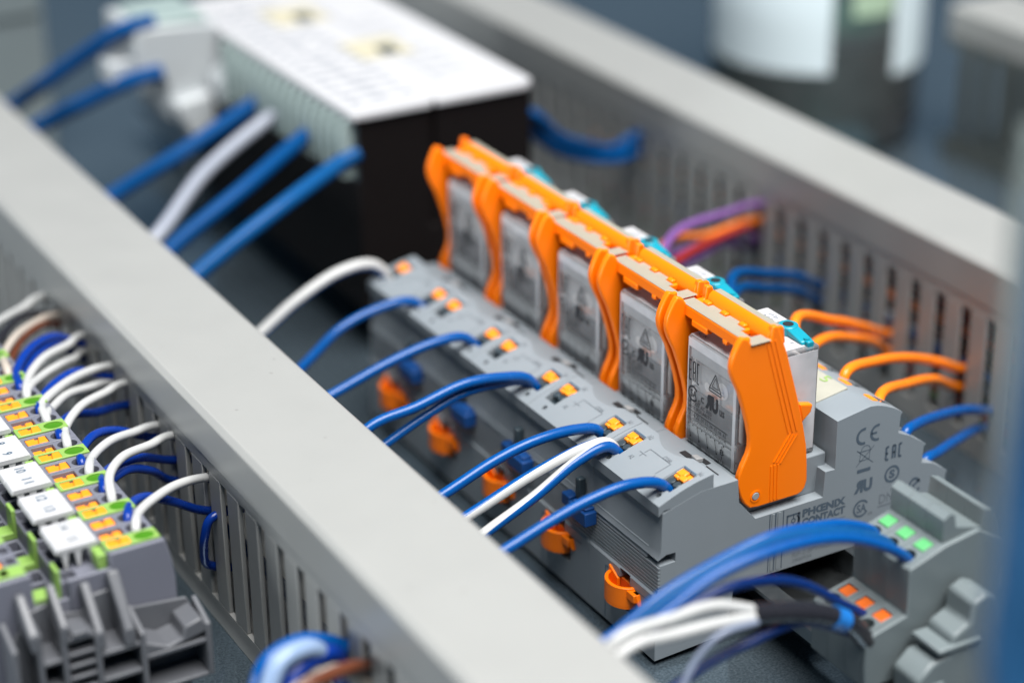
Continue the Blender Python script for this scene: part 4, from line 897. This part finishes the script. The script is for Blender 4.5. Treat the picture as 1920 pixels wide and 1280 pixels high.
    't7w': (1.15, 'white', [(-121.6, 155.4, 44.0), (-121.5, 155.5, 49.5), (-117.3, 165.3, 50.9), (-110.7, 175.3, 48.6), (-103.2, 185.3, 45.7), (-93.6, 195.2, 43.6), (-79.6, 197.2, 39.6)]),
    'hang': (1.15, 'blue3', [(-86.0, 69.5, 33.0), (-94.8, 68.7, 32.5), (-96.2, 69.6, 27.8), (-96.4, 71.0, 22.7), (-95.0, 73.3, 17.4), (-88.0, 75.5, 13.0)]),
    'f1': (2.0, 'blue', [(-118.0, -9.0, 20.0), (-116.1, -8.0, 34.2), (-112.8, -7.0, 40.5), (-104.4, -5.0, 41.5), (-96.5, -4.0, 38.4), (-93.6, -4.0, 36.0), (-80.0, -3.0, 33.0)]),
    'f2': (2.2, 'paleblue', [(-118.0, -16.0, 28.0), (-115.4, -14.0, 38.8), (-111.8, -12.0, 43.1), (-104.7, -10.0, 43.3), (-93.6, -4.6, 31.0), (-80.0, -4.0, 28.0)]),
    'f3': (2.0, 'blue3', [(-112.0, -14.0, 20.0), (-110.3, -12.0, 37.2), (-104.3, -10.0, 39.4), (-97.2, -8.0, 38.2), (-93.6, -4.4, 26.5), (-80.0, -4.0, 24.0)]),
    'f4': (1.5, 'brown', [(-115.0, -26.0, 30.0), (-113.0, -24.0, 42.6), (-104.8, -22.0, 43.2), (-97.7, -20.0, 42.2), (-93.6, -16.0, 38.0), (-80.0, -14.0, 34.0)]),
    'f5': (1.5, 'cream', [(-115.0, -24.0, 28.0), (-114.6, -22.0, 40.6), (-108.0, -21.0, 42.4), (-101.0, -19.0, 41.0), (-93.6, -15.5, 33.5), (-80.0, -14.0, 30.0)]),
    'g0': (1.3, 'blue', [(27.5, -48.5, 40.5), (25.6, -48.5, 44.7), (15.7, -48.5, 51.9), (3.6, -48.5, 56.8), (-12.2, -48.5, 58.7), (-27.3, -48.5, 56.5), (-39.3, -48.5, 52.0), (-53.3, -48.5, 45.0), (-62.0, -48.5, 38.0), (-74.0, -48.5, 32.0)]),
    'g1': (1.3, 'blue2', [(26.8, -42.3, 40.5), (25.4, -42.3, 45.2), (16.2, -42.3, 51.0), (5.5, -42.3, 54.9), (-7.5, -42.3, 56.1), (-21.5, -42.3, 54.4), (-35.8, -42.3, 49.8), (-49.8, -42.3, 42.8), (-62.0, -42.3, 38.0), (-74.0, -42.3, 32.0)]),
    'g2': (1.3, 'blue', [(26.8, -36.1, 40.5), (26.1, -36.1, 45.0), (18.1, -36.1, 49.4), (8.9, -36.1, 52.1), (-2.9, -36.1, 53.2), (-17.1, -36.1, 51.1), (-32.3, -36.1, 47.1), (-46.3, -36.1, 40.1), (-62.0, -36.1, 38.0), (-74.0, -36.1, 32.0)]),
    'h1': (1.35, 'white', [(-8.0, -50.4, 43.2), (-17.5, -50.2, 46.2), (-28.1, -50.0, 50.4), (-40.2, -50.0, 51.2), (-50.8, -50.0, 50.7), (-58.0, -50.0, 46.0), (-66.0, -50.0, 40.0)]),
    'h2': (1.35, 'white', [(-8.0, -50.8, 42.2), (-17.5, -51.2, 44.9), (-28.0, -52.0, 47.2), (-40.2, -52.0, 48.6), (-49.4, -52.0, 48.8), (-58.0, -52.0, 45.0), (-66.0, -52.0, 39.0)]),
    'h3': (2.3, 'black', [(14.0, -50.0, 28.0), (8.0, -50.5, 35.1), (-1.2, -50.5, 40.1), (-10.0, -50.5, 43.4), (-18.6, -50.5, 45.8)]),
    'h4': (1.2, 'blue4', [(12.0, -49.5, 30.0), (-5.1, -50.0, 39.1), (-19.3, -50.0, 38.3), (-28.9, -50.0, 36.1), (-38.2, -50.0, 33.2), (-55.0, -52.0, 28.0)]),
    'h5': (0.8, 'slate', [(-19.7, -54.0, 46.0), (-29.3, -54.0, 45.9), (-35.9, -54.0, 40.8), (-45.0, -58.0, 30.0)]),
    'h6': (1.2, 'blue4', [(18.0, -44.0, 30.0), (12.3, -44.0, 34.3), (-0.9, -44.0, 44.1), (-11.2, -44.0, 48.0), (-23.9, -44.0, 48.6), (-52.0, -44.0, 40.0), (-64.0, -44.0, 34.0)]),
}
# ------------------------------------------------------------------ wires and cables
def tail(name, key, label, cat='wire', group=None, n=12, obj=None):
    r, c, pts = WIRES[key]
    rw = random.Random(sum(map(ord, key)) * 7)
    if len(pts) > 4:                           # slight hand-bent irregularity
        pts = [pts[0], pts[1]] + [tuple(v + rw.uniform(-.28, .28) for v in p) for p in pts[2:-2]] + list(pts[-2:])
    P = smooth_path(pts)
    c0 = tuple(pts[0])
    if c in ('stripe', 'stripe2'):
        o = MB().tube(P, r, 14, stripe=({'a2': (12, 16), 'a3': (1, 5)}[key]) if c == 'stripe' else (10, 17), twist={'a2': -2.6, 'a3': -2.4}.get(key, 0.3)).build(name, ['wire_blue', 'wire_white'] if c == 'stripe' else ['wire_blue', 'wire_white'], None, org=c0)
    else:
        o = MB().tube(P, r, n).build(name, 'wire_' + c, None, org=c0)
    return tag(o, label, cat, group)
G1 = 'wires from the relay sockets to the near duct'
LB = dict(
 a1='solid blue wire just above the blue and white striped pair',
 a2='blue and white striped wire, upper one of the striped pair', a3='blue and white striped wire, lower one of the striped pair, showing a broad white stripe',
 a4='blue wire from the single orange button at the near end of the sockets', a5='upper of two blue wires that share an opening in the middle of the sockets',
 a6='lower, thinner of two blue wires that share an opening in the middle of the sockets', a7='blue wire entering the sockets between the middle pair and the blurred farthest one',
 a8='blurred blue wire next to the white striped one at the far sockets', a9='pale white wire with blue edges at the farthest socket')
for k, v in LB.items(): tail('wire', k, v, group=G1)
G2 = 'wires from the relay sockets to the rear duct'
LB = dict(o1='upper orange wire of the nearest pair, right of the relays', o2='lower orange wire of the nearest pair, right of the relays',
 o3='upper orange wire of the blurred pair behind the nearest relay', o4='lower orange wire of the blurred pair behind the nearest relay',
 b1='upper of two blue wires leaving the stepped right end of the nearest socket', b2='lower of two blue wires leaving the stepped right end of the nearest socket',
 p0='topmost purple wire of the mixed bundle behind the relays', p1='orange wire of the mixed purple bundle behind the relays', p2='middle purple wire of the mixed bundle behind the relays',
 p3='dark red wire in the mixed purple bundle behind the relays', p4='lowest purple wire of the mixed purple bundle behind the relays',
 q0='upper of two blurred blue wires behind the second relay', q1='lower of two blurred blue wires behind the second relay',
 r0='middle strand of the blue wire loop at the right of the black box', r1='lowest strand of the blue wire loop at the right of the black box', r2='topmost strand of the blue wire loop at the right of the black box')
for k, v in LB.items(): tail('wire', k, v, group=G2)
G3 = 'thick blurred wires at the upper left'
LB = dict(c1='thick blue wire farthest along the comb of the black box', c2='thick white wire hanging from the comb of the black box', c3='thick blue wire just in front of the white one on the comb',
 c4='thick pale blue wire nearest the corner of the black box', c5='lower thick blue wire from the white plug connector', c6='upper thick blue wire in the top left corner')
for k, v in LB.items(): tail('wire', k, v, group=G3, n=16)
G4 = 'wires looping from the numbered terminals into the duct'
LB = dict(t0w='nearest white wire of the numbered terminals', t0b='nearest dark blue wire of the numbered terminals', t1w='white wire from the second numbered block from the front',
 t1b='upper dark blue wire from the second numbered block from the front', t1c='lower dark blue wire from the second numbered block from the front', t2w='white wire from the third numbered block from the front', t2b='blue wire from the third numbered block from the front',
 t3w='white wire from the fourth numbered block from the front', t3b='dark blue wire from the fourth numbered block from the front', t4w='upper white wire of two from the fifth numbered block from the front', t4v='lower white wire of two from the fifth numbered block from the front',
 t4b='blue wire from the fifth numbered block from the front', t5w='upper white wire of two from the sixth numbered block from the front', t5v='lower white wire of two from the sixth numbered block from the front', t5b='upper blue wire from the sixth numbered block from the front',
 t5c='lower blue wire from the sixth numbered block from the front', t6w='cream wire beside the brown one, far along the numbered terminals', t6b='brown wire far along the numbered terminals', t7k='black wire at the far end of the numbered terminals',
 t7w='blurred white wire at the far end of the numbered terminals, above the black one', hang='short dark blue loop hanging outside the slots of the near duct')
for k, v in LB.items(): tail('wire', k, v, group=G4)
G5 = 'blurred wire loops at the bottom edge'
LB = dict(f1='outer blue loop at the bottom edge, left of the near duct', f2='pale blue white loop at the bottom edge', f3='inner dark blue loop at the bottom edge', f4='brown wire at the bottom edge', f5='cream wire under the brown one at the bottom edge')
for k, v in LB.items(): tail('wire', k, v, group=G5, n=16)
G6 = 'wires of the two-tier terminals'
LB = dict(g0='blue wire to the nearest green button, lowest of three', g1='blue wire to the middle green button', g2='blue wire to the farthest green button, topmost of three', h1='upper blurred white wire at the lower middle, in front of the sockets',
 h2='lower blurred white wire at the lower middle, in front of the sockets', h3='black sleeve ending in a blue tie at the orange lower buttons', h4='dark blue wire running down to the bottom edge', h5='thin grey wire under the white pair', h6='dark blue wire behind the black sleeve')
for k, v in LB.items(): tail('sleeve' if k == 'h3' else 'wire', k, v, cat='cable sleeve' if k == 'h3' else 'wire', group=G6, n=16)
tag(MB().tube([(3.6, -50.5, 38.0), (5.0, -50.5, 37.0), (6.4, -50.5, 36.0), (6.9, -50.5, 35.7)], 2.65, 18).build('cable_tie', 'tie_blue', None, org=(5, -50.5, 37)), 'bright blue tie round the black sleeve', 'cable tie')

# wires lying inside the rear duct, seen through its slots
rnd = random.Random(11)
cols = [('white', 'white'), ('red', 'red'), ('deepblue', 'dark blue'), ('orange', 'orange'), ('black', 'black'), ('white', 'white'), ('brown', 'brown'), ('deepblue', 'blue'), ('white', 'pale'), ('slate', 'grey'), ('orange', 'orange'), ('black', 'black'), ('red', 'dark red'), ('green', 'green')]
spots = ['at the top', 'at the top front', 'near the top', 'just above the middle', 'above the middle', 'in the middle', 'under the middle', 'in the lower half', 'low in front', 'low', 'lower still', 'near the bottom', 'at the bottom back', 'at the bottom']
for k, (c, w) in enumerate(cols):
    z = 40 - 2.45 * k; x = 133.5 + rnd.uniform(0, 4) + (3.5 if k % 3 == 2 else 0)
    pts = [(x + rnd.uniform(-1.5, 1.5), y, max(4, z + rnd.uniform(-1.6, 1.6))) for y in range(20, 300, 35)]
    tag(MB().tube(smooth_path(pts, 4), 1.5, 10).build('wire', 'wire_' + c, None, org=pts[0]), '%s wire lying inside the rear duct, %s behind the slots' % (w, spots[k]), 'wire', 'wires inside the rear duct')
bundle = thing('wire_bundle', 'dark bundle of wires deep inside the rear duct, dimly seen through its slots', 'wire bundle', (150, 20, 5))
for k in range(9):
    x = 146 + 4 * (k % 3); z = 38 - 4.2 * k + 2 * (k % 2)
    pts = [(x + rnd.uniform(-1.5, 1.5), y, max(4, z + rnd.uniform(-1.6, 1.6))) for y in range(20, 420, 50)]
    MB().tube(smooth_path(pts, 4), 1.8, 10).build('strand', 'wire_' + ('black', 'deepblue', 'slate')[k % 3], bundle)
for k, (c, w, x, z) in enumerate([('deepblue', 'dark blue', -80, 34), ('black', 'black', -76, 26), ('deepblue', 'blue', -84, 18), ('slate', 'grey', -79, 10)]):
    pts = [(x + rnd.uniform(-2, 2), y, z + rnd.uniform(-2, 2)) for y in range(-90, 340, 40)]
    tag(MB().tube(smooth_path(pts, 4), 1.5, 10).build('wire', 'wire_' + c, None, org=pts[0]), '%s wire lying inside the near duct, seen dimly through its slots' % w, 'wire', 'wires inside the near duct')

# cables hanging close to the lens at the right edge
def hang(pts, r, c, label):
    tag(MB().tube(smooth_path(pts, 8), r, 24).build('cable', 'wire_' + c, None, org=pts[-1]), label, 'cable', 'cables at the right edge')
hang([(-37.6, -141.3, 186.6), (-39.1, -142.4, 173.6), (-41.3, -144.9, 157.4), (-43.9, -148.1, 139.4), (-45.2, -150.6, 123.9), (-48.3, -156.8, 99.8)] + [(-38.9, -190.6, 30.0), (-26.9, -200.6, 3.0)], 2.6, 'palegrey', 'pale grey out-of-focus cable at the right edge, upper half')
hang([(-58.9, -170.1, 188.7), (-60.5, -171.0, 169.0), (-62.0, -171.9, 151.6), (-64.6, -174.5, 134.8), (-66.7, -177.2, 118.2)] + [(-63.0, -215.6, 40.0), (-49.0, -225.6, 3.0)], 4.2, 'midblue', 'thick blue out-of-focus cable at the right edge, lower half')
hang([(-51.6, -169.9, 161.4), (-57.0, -172.9, 143.1), (-60.7, -175.3, 127.8), (-63.3, -177.5, 116.3)] + [(-58, -222, 40), (-44, -232, 3)], 3.4, 'blue4', 'darker blue out-of-focus cable behind the thick one in the lower right corner')
